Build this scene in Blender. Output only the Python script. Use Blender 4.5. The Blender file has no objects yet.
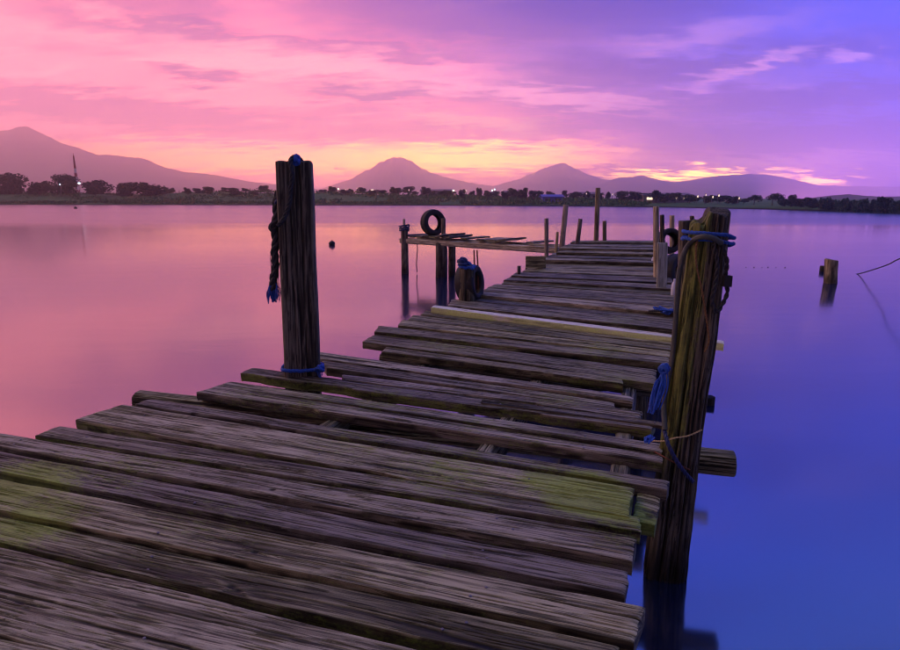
import bpy, bmesh, math, random
import numpy as np
from mathutils import Vector, Matrix

R = random.Random(11)
SC = bpy.context.scene
COL = SC.collection
rad = math.radians

# ------------------------------------------------------------------ camera
F = 620.0                       # focal length in pixels of a 900 px wide frame
HORIZON = 198.0
PITCH = math.atan((325.0 - HORIZON) / F)
EYE = Vector((0.0, 0.0, 1.85))  # water surface is z = 0
cd = bpy.data.cameras.new("camera")
cam = bpy.data.objects.new("camera", cd)
COL.objects.link(cam)
cam.location = EYE
cam.rotation_euler = (math.pi / 2 - PITCH, 0, 0)
cd.sensor_width = 36.0
cd.lens = F / 900.0 * 36.0
cd.clip_start = 0.05
cd.clip_end = 20000.0
SC.camera = cam


def ray(px, py):
    """world direction of a picture point, scaled so that its Y is 1"""
    cx, cy = (px - 450.0) / F, (325.0 - py) / F
    c, s = math.cos(PITCH), math.sin(PITCH)
    d = Vector((cx, c + cy * s, -s + cy * c))
    return d / d.y


def at_z(px, py, z):
    d = ray(px, py)
    return EYE + d * ((z - EYE.z) / d.z)


def at_y(px, py, y):
    return EYE + ray(px, py) * y


DECK = 0.65          # deck height near the camera
SLOPE, BEND = 0.0368, 3.0   # beyond y = 3 m the old pier climbs a little


def deck_z(y):
    return DECK + max(0.0, y - BEND) * SLOPE


def on_deck(px, py, dz=0.0):
    p = at_z(px, py, DECK + dz)
    if 0 < p.y <= BEND:
        return p
    d = ray(px, py)
    t = (DECK + dz - BEND * SLOPE - EYE.z) / (d.z - SLOPE)
    return EYE + d * t


def azel(px, py):
    d = ray(px, py).normalized()
    return math.atan2(d.x, d.y), math.asin(d.z)


# ------------------------------------------------------------------ world / sky
world = bpy.data.worlds.new("World")
SC.world = world
world.use_nodes = True
wt = world.node_tree
wt.nodes.clear()


class NT:
    """tiny helper to write node maths as expressions"""

    def __init__(self, tree):
        self.t = tree

    def n(self, kind, **kw):
        nd = self.t.nodes.new(kind)
        for k, v in kw.items():
            setattr(nd, k, v)
        return nd

    def put(self, sock, v):
        if v is None:
            return
        if hasattr(v, "is_output"):
            self.t.links.new(v, sock)
        else:
            sock.default_value = v

    def m(self, op, a, b=None, c=None, clamp=False):
        nd = self.n("ShaderNodeMath", operation=op, use_clamp=clamp)
        self.put(nd.inputs[0], a)
        self.put(nd.inputs[1], b)
        self.put(nd.inputs[2], c)
        return nd.outputs[0]

    def step(self, v, lo, hi, a=0.0, b=1.0):
        nd = self.n("ShaderNodeMapRange", interpolation_type='SMOOTHSTEP')
        self.put(nd.inputs[0], v)
        nd.inputs[1].default_value, nd.inputs[2].default_value = lo, hi
        nd.inputs[3].default_value, nd.inputs[4].default_value = a, b
        return nd.outputs[0]

    def mix(self, f, a, b, blend='MIX'):
        nd = self.n("ShaderNodeMix", data_type='RGBA', blend_type=blend)
        self.put(nd.inputs[0], f)
        self.put(nd.inputs[6], tuple(a) + (1,) if isinstance(a, tuple) and len(a) == 3 else a)
        self.put(nd.inputs[7], tuple(b) + (1,) if isinstance(b, tuple) and len(b) == 3 else b)
        return nd.outputs[2]

    def ramp(self, f, stops, mode='LINEAR'):
        nd = self.n("ShaderNodeValToRGB")
        nd.color_ramp.interpolation = mode
        el = nd.color_ramp.elements
        while len(el) < len(stops):
            el.new(0.5)
        for e, (p, c) in zip(el, stops):
            e.position = p
            e.color = tuple(c) + (1,) if len(c) == 3 else c
        self.put(nd.inputs[0], f)
        return nd.outputs[0]

    def noise(self, vec, scale, detail=3.0, rough=0.5, dist=0.0):
        nd = self.n("ShaderNodeTexNoise")
        self.put(nd.inputs["Vector"], vec)
        nd.inputs["Scale"].default_value = scale
        nd.inputs["Detail"].default_value = detail
        nd.inputs["Roughness"].default_value = rough
        nd.inputs["Distortion"].default_value = dist
        return nd.outputs[0]

    def xyz(self, x, y, z):
        nd = self.n("ShaderNodeCombineXYZ")
        for i, v in enumerate((x, y, z)):
            self.put(nd.inputs[i], v)
        return nd.outputs[0]

    def sep(self, v):
        nd = self.n("ShaderNodeSeparateXYZ")
        self.put(nd.inputs[0], v)
        return nd.outputs


HAZE = 0.00054                  # density of the dusk air
SUN_AZ, SUN_EL = rad(-72), rad(42)     # soft light from the left, as the lit left flanks of posts and planks show
W = NT(wt)
tc = W.n("ShaderNodeTexCoord").outputs["Generated"]
nrm = W.n("ShaderNodeVectorMath", operation='NORMALIZE')
W.put(nrm.inputs[0], tc)
dx, dy, dz = W.sep(nrm.outputs[0])
AZ = W.m('ARCTAN2', dx, dy)
EL = W.m('ARCSINE', dz)
ELP = W.m('MAXIMUM', EL, 0.0)
# cloud field: stretched along the horizon, finer towards it
den = W.m('ADD', W.m('MAXIMUM', dz, 0.0), 0.16)
cvec = W.xyz(W.m('DIVIDE', dx, den), W.m('DIVIDE', dy, den), 0.0)
mp = W.n("ShaderNodeMapping")
W.put(mp.inputs[0], cvec)
mp.inputs["Scale"].default_value = (0.55, 1.25, 1.0)
mp.inputs["Rotation"].default_value = (0, 0, rad(14))
cvec = mp.outputs[0]
nA = W.noise(cvec, 1.5, 4.0, 0.55, 0.35)
nB = W.noise(cvec, 4.2, 4.0, 0.6, 0.5)
nW = W.noise(cvec, 8.0, 5.0, 0.66)
warp = W.m('SUBTRACT', nW, 0.5)
warp2 = W.m('SUBTRACT', nB, 0.5)

# base colour: rose on the left and low, blue to the right and high
q = W.m('ADD', W.m('MULTIPLY', dx, 0.85), W.m('MULTIPLY', W.m('MAXIMUM', dz, 0.0), 1.5))
q = W.m('ADD', q, W.m('MULTIPLY', W.m('SUBTRACT', nA, 0.5), 0.34))
qq = W.m('DIVIDE', W.m('ADD', q, 1.0), 3.0)          # -1..2 -> 0..1


def qs(v):
    return (v + 1.0) / 3.0


sky = W.ramp(qq, [
    (qs(-0.9), (0.60, 0.21, 0.38)), (qs(-0.55), (1.08, 0.31, 0.42)), (qs(0.0), (1.28, 0.31, 0.37)),
    (qs(0.25), (1.15, 0.26, 0.40)), (qs(0.40), (0.50, 0.18, 0.52)), (qs(0.54), (0.15, 0.10, 0.58)),
    (qs(0.72), (0.05, 0.08, 0.76)), (qs(0.95), (0.03, 0.09, 0.92)), (qs(1.3), (0.06, 0.15, 0.72)), (qs(1.7), (0.24, 0.21, 0.46))])
# clouds take the same left-right drift of colour, greyer
cloud = W.ramp(qq, [
    (qs(-0.9), (0.22, 0.09, 0.22)), (qs(-0.5), (0.26, 0.09, 0.25)), (qs(0.05), (0.20, 0.07, 0.26)),
    (qs(0.3), (0.14, 0.06, 0.30)), (qs(0.55), (0.05, 0.035, 0.30)), (qs(0.95), (0.02, 0.03, 0.38)),
    (qs(1.3), (0.05, 0.07, 0.50)), (qs(1.7), (0.18, 0.15, 0.32))])
bright = W.ramp(qq, [
    (qs(-0.9), (1.2, 0.50, 0.52)), (qs(0.1), (1.5, 0.52, 0.50)), (qs(0.5), (1.1, 0.42, 0.70)),
    (qs(1.0), (0.70, 0.40, 1.05)), (qs(1.7), (0.2, 0.2, 0.6))])
col = W.mix(W.m('MULTIPLY', W.step(nA, 0.46, 0.62), 0.7), sky, cloud)
col = W.mix(W.m('MULTIPLY', W.step(nB, 0.52, 0.72), W.step(q, 0.35, 0.65, 0.45, 0.10)), col, bright)


wv = W.xyz(W.m('MULTIPLY_ADD', warp2, 0.16, AZ), W.m('MULTIPLY_ADD', warp, 0.070, W.m('MULTIPLY_ADD', warp2, 0.03, EL)), 0.0)


def blob(px, py, hw, hh, tilt=0.0, soft=0.55, amt=0.9):
    """mask of one cloud at a direction of the sky, ragged by the cloud field"""
    a0, e0 = azel(px, py)
    a1, _ = azel(px + hw, py)
    _, e1 = azel(px, py - hh)
    mpb = W.n("ShaderNodeMapping", vector_type='TEXTURE')
    W.put(mpb.inputs[0], wv)
    mpb.inputs["Location"].default_value = (a0, e0, 0)
    mpb.inputs["Rotation"].default_value = (0, 0, math.atan(tilt))
    mpb.inputs["Scale"].default_value = (abs(a1 - a0), abs(e1 - e0), 1)
    ln = W.n("ShaderNodeVectorMath", operation='LENGTH')
    W.put(ln.inputs[0], mpb.outputs[0])
    return W.step(ln.outputs["Value"], 1.0 - soft, 1.0 + soft, amt, 0.0)


for b in [(500, 8, 250, 46, -0.02, 0.5, 0.85), (170, 36, 130, 13, -0.06, 0.5, 0.75), (372, 90, 80, 13, 0.0, 0.4, 1.0),
          (200, 73, 42, 10, -0.08, 0.4, 1.0), (100, 108, 210, 17, -0.06, 0.45, 0.9), (545, 68, 40, 10, 0.0, 0.5, 0.6),
          (640, 106, 180, 15, -0.03, 0.5, 0.8), (800, 139, 230, 17, 0.0, 0.4, 1.0), (880, 181, 100, 8, 0.0, 0.45, 1.0),
          (430, 132, 150, 9, -0.04, 0.6, 0.5), (607, 168, 8, 12, 0.0, 0.4, 0.7),
          (660, 72, 170, 13, 0.05, 0.45, 0.8), (830, 96, 150, 15, 0.0, 0.45, 0.8), (560, 126, 150, 7, -0.03, 0.4, 0.8), (320, 46, 170, 9, -0.05, 0.5, 0.7)]:
    col = W.mix(blob(*b), col, cloud)
for b in [(752, 66, 56, 6, 0.24, 0.9, 0.62), (850, 57, 22, 6, 0.0, 0.9, 0.55), (700, 36, 80, 10, 0.1, 0.9, 0.3),
          (540, 96, 110, 8, -0.12, 0.7, 0.7), (310, 66, 160, 15, -0.06, 0.8, 0.7), (800, 160, 150, 6, 0.0, 0.7, 0.7)]:
    col = W.mix(blob(*b), col, bright)
# after-glow low over the mountains
gl = [((270, 160, 200, 13, 0.0, 0.8, 0.9), (4.0, 1.35, 0.16)), ((465, 157, 120, 12, 0.0, 0.8, 0.95), (6.0, 2.3, 0.14)),
      ((480, 122, 60, 6, -0.1, 0.7, 0.7), (1.1, 0.50, 0.36)), ((690, 177, 70, 5, 0.0, 0.8, 1.0), (12.0, 4.6, 0.3)),
      ((814, 181, 26, 6, -0.1, 0.8, 1.0), (11.0, 3.8, 0.4))]
for b, c in gl:
    col = W.mix(blob(*b), col, c)
# towards the horizon behind the viewer the dusk is duller
back = W.step(dy, -0.70, 0.35)
col = W.mix(back, W.mix(0.9, col, (0.07, 0.06, 0.09)), col)
# the low sky shines through far more air: its own brightness rises towards the horizon
path = W.m('MINIMUM', W.m('DIVIDE', 367.0, W.m('MAXIMUM', dz, 0.02)), 4700.0)
boost = W.m('EXPONENT', W.m('MULTIPLY', path, HAZE * 0.36))
nishita = W.n("ShaderNodeTexSky", sky_type='NISHITA', sun_disc=False)
nishita.sun_elevation = rad(2)
nishita.sun_rotation = rad(20)
nishita.air_density = 1.6
nishita.dust_density = 3.0
nishita.ozone_density = 4.0
bg1 = W.n("ShaderNodeBackground")
W.put(bg1.inputs[0], col)
W.put(bg1.inputs[1], boost)
bg2 = W.n("ShaderNodeBackground")
W.put(bg2.inputs[0], nishita.outputs[0])
bg2.inputs[1].default_value = 0.012
add = W.n("ShaderNodeAddShader")
W.put(add.inputs[0], bg1.outputs[0])
W.put(add.inputs[1], bg2.outputs[0])
out = W.n("ShaderNodeOutputWorld")
W.put(out.inputs[0], add.outputs[0])

# ------------------------------------------------------------------ sun: soft, from the left
sd = bpy.data.lights.new("sun", 'SUN')
sd.energy = 0.62
sd.angle = rad(45)
sd.color = (1.0, 0.90, 0.46)
sun = bpy.data.objects.new("sun", sd)
COL.objects.link(sun)
sdir = Vector((math.sin(SUN_AZ) * math.cos(SUN_EL), math.cos(SUN_AZ) * math.cos(SUN_EL), math.sin(SUN_EL)))
sun.rotation_euler = sdir.to_track_quat('Z', 'Y').to_euler()
sun.location = sdir * 50

SC.view_settings.view_transform = 'Standard'
SC.view_settings.look = 'None'
SC.view_settings.exposure = 0.18
SC.view_settings.gamma = 1.0
SC.view_settings.use_curve_mapping = False
SC.render.engine = 'CYCLES'
SC.cycles.use_denoising = True
SC.cycles.max_bounces = 6
SC.cycles.diffuse_bounces = 3
SC.cycles.glossy_bounces = 3
SC.cycles.use_adaptive_sampling = True
SC.cycles.adaptive_threshold = 0.02
SC.cycles.volume_bounces = 3
SC.cycles.sample_clamp_indirect = 2.0
SC.cycles.pixel_filter_type = 'BLACKMAN_HARRIS'
SC.cycles.filter_width = 1.15

# ------------------------------------------------------------------ helpers


def tag(o, label=None, cat=None, group=None, kind=None):
    if label:
        o["label"] = label
    if cat:
        o["category"] = cat
    if group:
        o["group"] = group
    if kind:
        o["kind"] = kind
    return o


def empty(name, loc, label, cat, group=None):
    o = bpy.data.objects.new(name, None)
    o.empty_display_size = 0.2
    o.location = loc
    COL.objects.link(o)
    return tag(o, label, cat, group)


def add_mesh(name, verts, faces, mat, parent=None, matrix=None, smooth=True, attrs=None, sharp=45):
    me = bpy.data.meshes.new(name)
    me.from_pydata([tuple(v) for v in verts], [], faces)
    if smooth:
        me.polygons.foreach_set("use_smooth", [True] * len(me.polygons))
        me.set_sharp_from_angle(angle=rad(sharp))
    for k, vals in (attrs or {}).items():
        a = me.attributes.new(k, 'FLOAT', 'POINT')
        a.data.foreach_set("value", np.asarray(vals, dtype=np.float32).ravel())
    me.materials.append(mat)
    me.validate()
    o = bpy.data.objects.new(name, me)
    COL.objects.link(o)
    m = matrix if matrix is not None else Matrix.Identity(4)
    if parent:
        o.parent = parent
        o.matrix_parent_inverse = Matrix.Identity(4)
        o.matrix_local = parent_world(parent).inverted() @ m
    else:
        o.matrix_world = m
    return o


def parent_world(p):
    m = Matrix.LocRotScale(p.location, p.rotation_euler, p.scale)
    if p.parent:
        return parent_world(p.parent) @ m
    return m


class MB:
    """collects simple shapes for ONE mesh"""

    def __init__(self):
        self.v, self.f = [], []

    def add(self, vs, fs):
        k = len(self.v)
        self.v += [Vector(x) for x in vs]
        self.f += [tuple(i + k for i in f) for f in fs]
        return self

    def box(self, c, s, rot=None):
        h = Vector(s) / 2
        vs = [Vector((x * h.x, y * h.y, z * h.z)) for x in (-1, 1) for y in (-1, 1) for z in (-1, 1)]
        if rot:
            vs = [rot @ v for v in vs]
        vs = [v + Vector(c) for v in vs]
        return self.add(vs, [(0, 1, 3, 2), (4, 6, 7, 5), (0, 4, 5, 1), (2, 3, 7, 6), (0, 2, 6, 4), (1, 5, 7, 3)])

    def bar(self, a, b, w, d=None):
        a, b = Vector(a), Vector(b)
        q_ = (b - a).to_track_quat('Z', 'Y').to_matrix()
        return self.box((a + b) / 2, (w, d or w, (b - a).length), q_)

    def tube(self, pts, radii, n=8, cap=True):
        pts = [Vector(p) for p in pts]
        if not hasattr(radii, '__len__'):
            radii = [radii] * len(pts)
        vs, fs = [], []
        up = None
        for i, p in enumerate(pts):
            t = (pts[min(i + 1, len(pts) - 1)] - pts[max(i - 1, 0)]).normalized()
            if up is None:
                up = t.orthogonal().normalized()
            up = (up - t * up.dot(t))
            up = up.normalized() if up.length > 1e-6 else t.orthogonal().normalized()
            s_ = t.cross(up)
            for k in range(n):
                a = 2 * math.pi * k / n
                vs.append(p + (up * math.cos(a) + s_ * math.sin(a)) * radii[i])
        for i in range(len(pts) - 1):
            for k in range(n):
                fs.append((i * n + k, i * n + (k + 1) % n, (i + 1) * n + (k + 1) % n, (i + 1) * n + k))
        if cap:
            fs.append(tuple(range(n - 1, -1, -1)))
            fs.append(tuple((len(pts) - 1) * n + k for k in range(n)))
        return self.add(vs, fs)

    def build(self, name, mat, parent=None, matrix=None, smooth=True, sharp=45):
        return add_mesh(name, self.v, self.f, mat, parent, matrix, smooth, None, sharp)


def catmull(pts, per=8):
    pts = [Vector(p) for p in pts]
    p = [pts[0] * 2 - pts[1]] + pts + [pts[-1] * 2 - pts[-2]]
    o = []
    for i in range(1, len(p) - 2):
        for k in range(per):
            t = k / per
            a, b, c, d = p[i - 1], p[i], p[i + 1], p[i + 2]
            o.append(0.5 * ((2 * b) + (c - a) * t + (2 * a - 5 * b + 4 * c - d) * t * t + (3 * b - a - 3 * c + d) * t ** 3))
    o.append(pts[-1])
    return o


# numpy value noise
def _h(ix, iy, s):
    n = (ix.astype(np.int64) * 374761393 + iy.astype(np.int64) * 668265263 + int(s) * 974711) & 0xffffffff
    n = ((n ^ (n >> 13)) * 1274126177) & 0xffffffff
    return ((n ^ (n >> 16)) & 0xffff) / 65535.0


def vn(x, y, s=0):
    x, y = np.asarray(x, float), np.asarray(y, float)
    x, y = np.broadcast_arrays(x, y)
    ix, iy = np.floor(x), np.floor(y)
    fx, fy = x - ix, y - iy
    fx, fy = fx * fx * (3 - 2 * fx), fy * fy * (3 - 2 * fy)
    a, b = _h(ix, iy, s), _h(ix + 1, iy, s)
    c, d = _h(ix, iy + 1, s), _h(ix + 1, iy + 1, s)
    return (a * (1 - fx) + b * fx) * (1 - fy) + (c * (1 - fx) + d * fx) * fy


def fbm(x, y, s=0, o=4):
    t, w, f, tot = 0.0, 1.0, 1.0, 0.0
    for i in range(o):
        t = t + vn(x * f, y * f, s + 17 * i) * w
        tot += w
        w *= 0.5
        f *= 2.03
    return t / tot


def ss(a, b, x):
    t = np.clip((x - a) / (b - a), 0, 1)
    return t * t * (3 - 2 * t)


def wood(u, v, seed, knots=(), crackiness=0.5):
    """grain of weathered wood: u along, v across (metres) -> brightness 0..1, depth in metres"""
    s = v + 0.018 * (fbm(u * 1.3, v * 5, seed, 3) - 0.5) * 2 + 0.005 * (vn(u * 6, v * 20, seed + 3) - 0.5)
    for ku, kv, kr in knots:
        e = np.exp(-(((u - ku) / (kr * 4.5)) ** 2) - (((v - kv) / (kr * 1.6)) ** 2))
        s = s + np.sign(v - kv) * e * kr * 0.8
    n1 = vn(u * 2.0, s * 150, seed + 5)
    n2 = vn(u * 8, s * 400, seed + 6)
    n3 = vn(u * 0.9, s * 48, seed + 7)
    n0 = fbm(u * 2.2, v * 10, seed + 8, 5)
    g = 0.42 * n1 + 0.26 * n2 + 0.32 * n3
    cr = ss(0.75, 0.83, vn(u * 1.2 + 9, s * 80, seed + 9)) * ss(0.58 - 0.3 * crackiness, 0.70, fbm(u * 1.2, v * 8, seed + 10, 3))
    cr = np.maximum(cr, 0.95 * ss(0.72, 0.82, vn(u * 2.3 + 4, s * 150, seed + 11)) * ss(0.40, 0.58, fbm(u * 1.8, v * 13, seed + 12, 3)))
    cr = np.maximum(cr, 0.6 * ss(0.70, 0.84, vn(u * 5 + 2, s * 280, seed + 13)))
    for ku, kv, kr in knots:
        rr = np.sqrt(((u - ku) / 1.6) ** 2 + (v - kv) ** 2)
        cr = np.maximum(cr, 0.8 * ss(kr * 0.75, kr * 0.35, rr))
    g = np.clip(0.15 + 0.85 * g, 0, 1)
    depth = -(1 - g) * 0.0030 - cr * 0.006 - (1 - ss(0.2, 0.55, n0)) * 0.002
    bright = np.clip((g - 0.17) * 1.65, 0, 1) * (1 - 0.95 * cr) * (0.35 + 1.15 * n0)
    return np.clip(bright, 0, 1), depth


# ------------------------------------------------------------------ materials
def mat(name, **kw):
    m = bpy.data.materials.new(name)
    m.use_nodes = True
    t = m.node_tree
    b = t.nodes["Principled BSDF"]
    for k, v in kw.items():
        b.inputs[k].default_value = v
    return m, NT(t), b


def c3(r, g, b):
    return (r, g, b, 1)


def wood_mat(name, dark, mid, light, moss=(0.13, 0.19, 0.025), rough=0.72, bump=0.35, upright=False):
    m, n, b = mat(name, Roughness=rough)
    b.inputs["Specular IOR Level"].default_value = 0.28
    at = n.n("ShaderNodeAttribute", attribute_name="grain").outputs["Fac"]
    mo = n.n("ShaderNodeAttribute", attribute_name="moss").outputs["Fac"]
    ob = n.n("ShaderNodeTexCoord").outputs["Object"]
    mpn = n.n("ShaderNodeMapping")
    n.put(mpn.inputs[0], ob)
    mpn.inputs["Scale"].default_value = (90, 90, 6) if upright else (6, 90, 90)
    fine = n.noise(mpn.outputs[0], 1.0, 5.0, 0.65)
    spot = n.noise(ob, 9.0, 4.0, 0.6)
    mpc = n.n("ShaderNodeMapping")
    n.put(mpc.inputs[0], ob)
    mpc.inputs["Scale"].default_value = (125, 125, 3.2) if upright else (3.2, 125, 125)
    hair = n.step(n.noise(mpc.outputs[0], 1.0, 3.0, 0.6, 0.5), 0.40, 0.47)
    grit = n.noise(ob, 420.0, 2.0, 0.6)
    g = n.m('MULTIPLY', at, n.m('MULTIPLY_ADD', fine, 1.3, 0.42))
    g = n.m('MULTIPLY', g, n.m('MULTIPLY_ADD', hair, 0.65, 0.42))
    g = n.m('MULTIPLY', g, n.m('MULTIPLY_ADD', grit, 0.9, 0.62), clamp=True)
    c = n.ramp(g, [(0.04, dark), (0.38, mid), (1.0, light)])
    rnd = n.n("ShaderNodeObjectInfo").outputs["Random"]
    hs = n.n("ShaderNodeHueSaturation")
    n.put(hs.inputs["Hue"], n.m('ADD', n.m('MULTIPLY', rnd, 0.03), 0.485))
    n.put(hs.inputs["Saturation"], n.m('ADD', n.m('MULTIPLY', rnd, 0.5), 0.7))
    n.put(hs.inputs["Value"], n.m('ADD', n.m('MULTIPLY', n.m('FRACT', n.m('MULTIPLY', rnd, 7.31)), 0.75), 0.6))
    n.put(hs.inputs["Color"], c)
    c = hs.outputs[0]
    c = n.mix(n.m('MULTIPLY', n.step(spot, 0.55, 0.75), 0.35), c, dark)
    mpm = n.n("ShaderNodeMapping")
    n.put(mpm.inputs[0], ob)
    mpm.inputs["Scale"].default_value = (48, 48, 14) if upright else (14, 48, 48)
    clump = n.m('ADD', n.m('MULTIPLY', n.noise(mpm.outputs[0], 1.0, 6.0, 0.75), 0.7), n.m('MULTIPLY', n.noise(ob, 95.0, 3.0, 0.7), 0.3))
    mm = n.step(n.m('ADD', mo, n.m('MULTIPLY', n.m('SUBTRACT', clump, 0.5), 2.6)), 0.32, 0.95)
    mcol = n.mix(n.noise(ob, 60.0, 3.0), tuple(x * 0.55 for x in moss), tuple(x * 1.45 for x in moss))
    c = n.mix(n.m('MULTIPLY', mm, n.m('MULTIPLY_ADD', g, 0.55, 0.30, clamp=True)), c, mcol)
    n.put(b.inputs["Base Color"], c)
    bp = n.n("ShaderNodeBump")
    bp.inputs["Strength"].default_value = bump
    bp.inputs["Distance"].default_value = 0.003
    n.put(bp.inputs["Height"], n.m('ADD', fine, n.m('MULTIPLY', mm, n.noise(ob, 160.0, 2.0))))
    n.put(b.inputs["Normal"], bp.outputs[0])
    return m


DECK_TONES = ((0.006, 0.005, 0.003), (0.088, 0.080, 0.043), (0.37, 0.345, 0.215))
M_DECK = wood_mat("weathered_deck_wood", *DECK_TONES, moss=(0.24, 0.35, 0.035))
M_LOG = wood_mat("weathered_log_wood", *DECK_TONES, moss=(0.20, 0.27, 0.04), upright=True)
M_POST = wood_mat("dark_post_wood", (0.007, 0.006, 0.004), (0.055, 0.048, 0.032), (0.22, 0.195, 0.13), moss=(0.17, 0.20, 0.03), upright=True)
M_POLE = wood_mat("pale_pole_wood", (0.03, 0.025, 0.015), (0.19, 0.16, 0.095), (0.46, 0.40, 0.25), upright=True)
M_LIME_LIT = wood_mat("lime_lit_timber", (0.30, 0.31, 0.22), (0.78, 0.80, 0.66), (0.92, 0.93, 0.86), moss=(0.60, 0.82, 0.14))  # pale mossy wood with its bright white and lime lighting put into the colours
M_PALE = wood_mat("pale_board_wood", (0.08, 0.085, 0.07), (0.28, 0.31, 0.25), (0.52, 0.55, 0.46), moss=(0.24, 0.32, 0.08), upright=True)


def simple(name, base, rough=0.6, scale=20.0, var=0.35, **kw):
    m, n, b = mat(name, Roughness=rough, **kw)
    ob = n.n("ShaderNodeTexCoord").outputs["Object"]
    f = n.noise(ob, scale, 4.0, 0.6)
    c = n.mix(f, tuple(x * (1 - var) for x in base), tuple(min(1, x * (1 + var)) for x in base))
    n.put(b.inputs["Base Color"], c)
    bp = n.n("ShaderNodeBump")
    bp.inputs["Strength"].default_value = 0.3
    bp.inputs["Distance"].default_value = 0.004
    n.put(bp.inputs["Height"], f)
    n.put(b.inputs["Normal"], bp.outputs[0])
    return m


M_BLUE = simple("blue_rope_fibre", (0.018, 0.085, 0.40), 0.75, 45, 0.75)
M_DARKROPE = simple("old_dark_rope", (0.025, 0.028, 0.03), 0.8, 120, 0.6)
M_HOSE = simple("grey_green_hose", (0.055, 0.065, 0.055), 0.65, 40, 0.5)
M_BROWN = simple("brown_cord", (0.16, 0.09, 0.03), 0.8, 120, 0.5)
M_NAVY = simple("navy_cord", (0.012, 0.025, 0.11), 0.6, 90, 0.4)
M_STRAW = simple("straw_twine", (0.42, 0.34, 0.17), 0.8, 120, 0.3)
M_RUST = simple("rusty_wire", (0.16, 0.055, 0.025), 0.8, 60, 0.5, Metallic=0.3)
M_RUBBER = simple("tyre_rubber", (0.012, 0.012, 0.013), 0.7, 30, 0.4)
M_BAG = simple("white_plastic", (0.62, 0.68, 0.78), 0.4, 12, 0.15)
M_BARK = simple("tree_bark", (0.05, 0.04, 0.03), 0.9, 6, 0.4)
M_STEELR = simple("red_mast_paint", (0.30, 0.035, 0.03), 0.5, 4, 0.2)
M_STEELW = simple("white_mast_paint", (0.62, 0.6, 0.6), 0.5, 4, 0.1)
M_POLEM = simple("lamp_pole_steel", (0.12, 0.12, 0.13), 0.5, 4, 0.2)
M_WALL = simple("pale_house_wall", (0.20, 0.19, 0.20), 0.8, 0.6, 0.2)
M_BLUEWALL = simple("blue_shed_sheet", (0.05, 0.09, 0.42), 0.6, 0.8, 0.25)
M_ROOF = simple("grey_roof_sheet", (0.16, 0.14, 0.15), 0.7, 0.8, 0.3)
M_GLASS = simple("dark_window_glass", (0.02, 0.02, 0.03), 0.15, 1.0, 0.1)


def leaf_mat(name, base):
    m, n, b = mat(name, Roughness=0.8)
    b.inputs["Specular IOR Level"].default_value = 0.1
    rnd = n.n("ShaderNodeObjectInfo").outputs["Random"]
    geo = n.n("ShaderNodeNewGeometry").outputs["Random Per Island"]
    c = n.mix(geo, tuple(x * 0.5 for x in base), tuple(x * 1.5 for x in base))
    hs = n.n("ShaderNodeHueSaturation")
    n.put(hs.inputs["Value"], n.m('ADD', n.m('MULTIPLY', rnd, 0.6), 0.7))
    n.put(hs.inputs["Color"], c)
    n.put(b.inputs["Base Color"], hs.outputs[0])
    return m


M_LEAF = leaf_mat("tree_leaves", (0.028, 0.060, 0.040))
M_LEAF2 = leaf_mat("bank_grass_leaves", (0.050, 0.125, 0.045))


def lamp_mat(name, colr, power):
    m, n, b = mat(name, Roughness=0.4)
    b.inputs["Base Color"].default_value = tuple(colr) + (1,)
    b.inputs["Emission Color"].default_value = tuple(colr) + (1,)
    b.inputs["Emission Strength"].default_value = power
    return m


M_LAMPW = lamp_mat("lamp_warm", (1.0, 0.86, 0.55), 3.0)
M_LAMPC = lamp_mat("lamp_cool", (0.65, 0.9, 1.0), 3.0)
M_LAMPS = lamp_mat("lamp_faint", (1.0, 0.78, 0.52), 1.3)
M_LITWIN = lamp_mat("lit_window", (1.0, 0.80, 0.55), 1.3)

# water: smooth, slightly ruffled, murky blue below
M_WATER, n_, b_ = mat("estuary_water", Roughness=0.09, IOR=4.3)
ob_ = n_.n("ShaderNodeTexCoord").outputs["Object"]
mpw = n_.n("ShaderNodeMapping")
n_.put(mpw.inputs[0], ob_)
mpw.inputs["Scale"].default_value = (0.012, 0.05, 1)
wn = n_.noise(mpw.outputs[0], 1.0, 4.0, 0.6, 0.4)
n_.put(b_.inputs["Base Color"], n_.mix(wn, (0.003, 0.011, 0.045), (0.005, 0.014, 0.055)))
wy = n_.m('MULTIPLY_ADD', wn, 14.0, n_.sep(ob_)[1])        # breeze ruffles the open river farther out
n_.put(b_.inputs["Roughness"], n_.m('ADD', n_.step(wn, 0.40, 0.60, 0.10, 0.13), n_.step(wy, 46.0, 56.0, 0.0, 0.12)))
bpw = n_.n("ShaderNodeBump")
mp2 = n_.n("ShaderNodeMapping")
n_.put(mp2.inputs[0], ob_)
mp2.inputs["Scale"].default_value = (0.5, 1.6, 1)
bpw.inputs["Strength"].default_value = 0.05
bpw.inputs["Distance"].default_value = 0.05
n_.put(bpw.inputs["Height"], n_.noise(mp2.outputs[0], 1.2, 3.0, 0.5))
n_.put(b_.inputs["Normal"], bpw.outputs[0])

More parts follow.
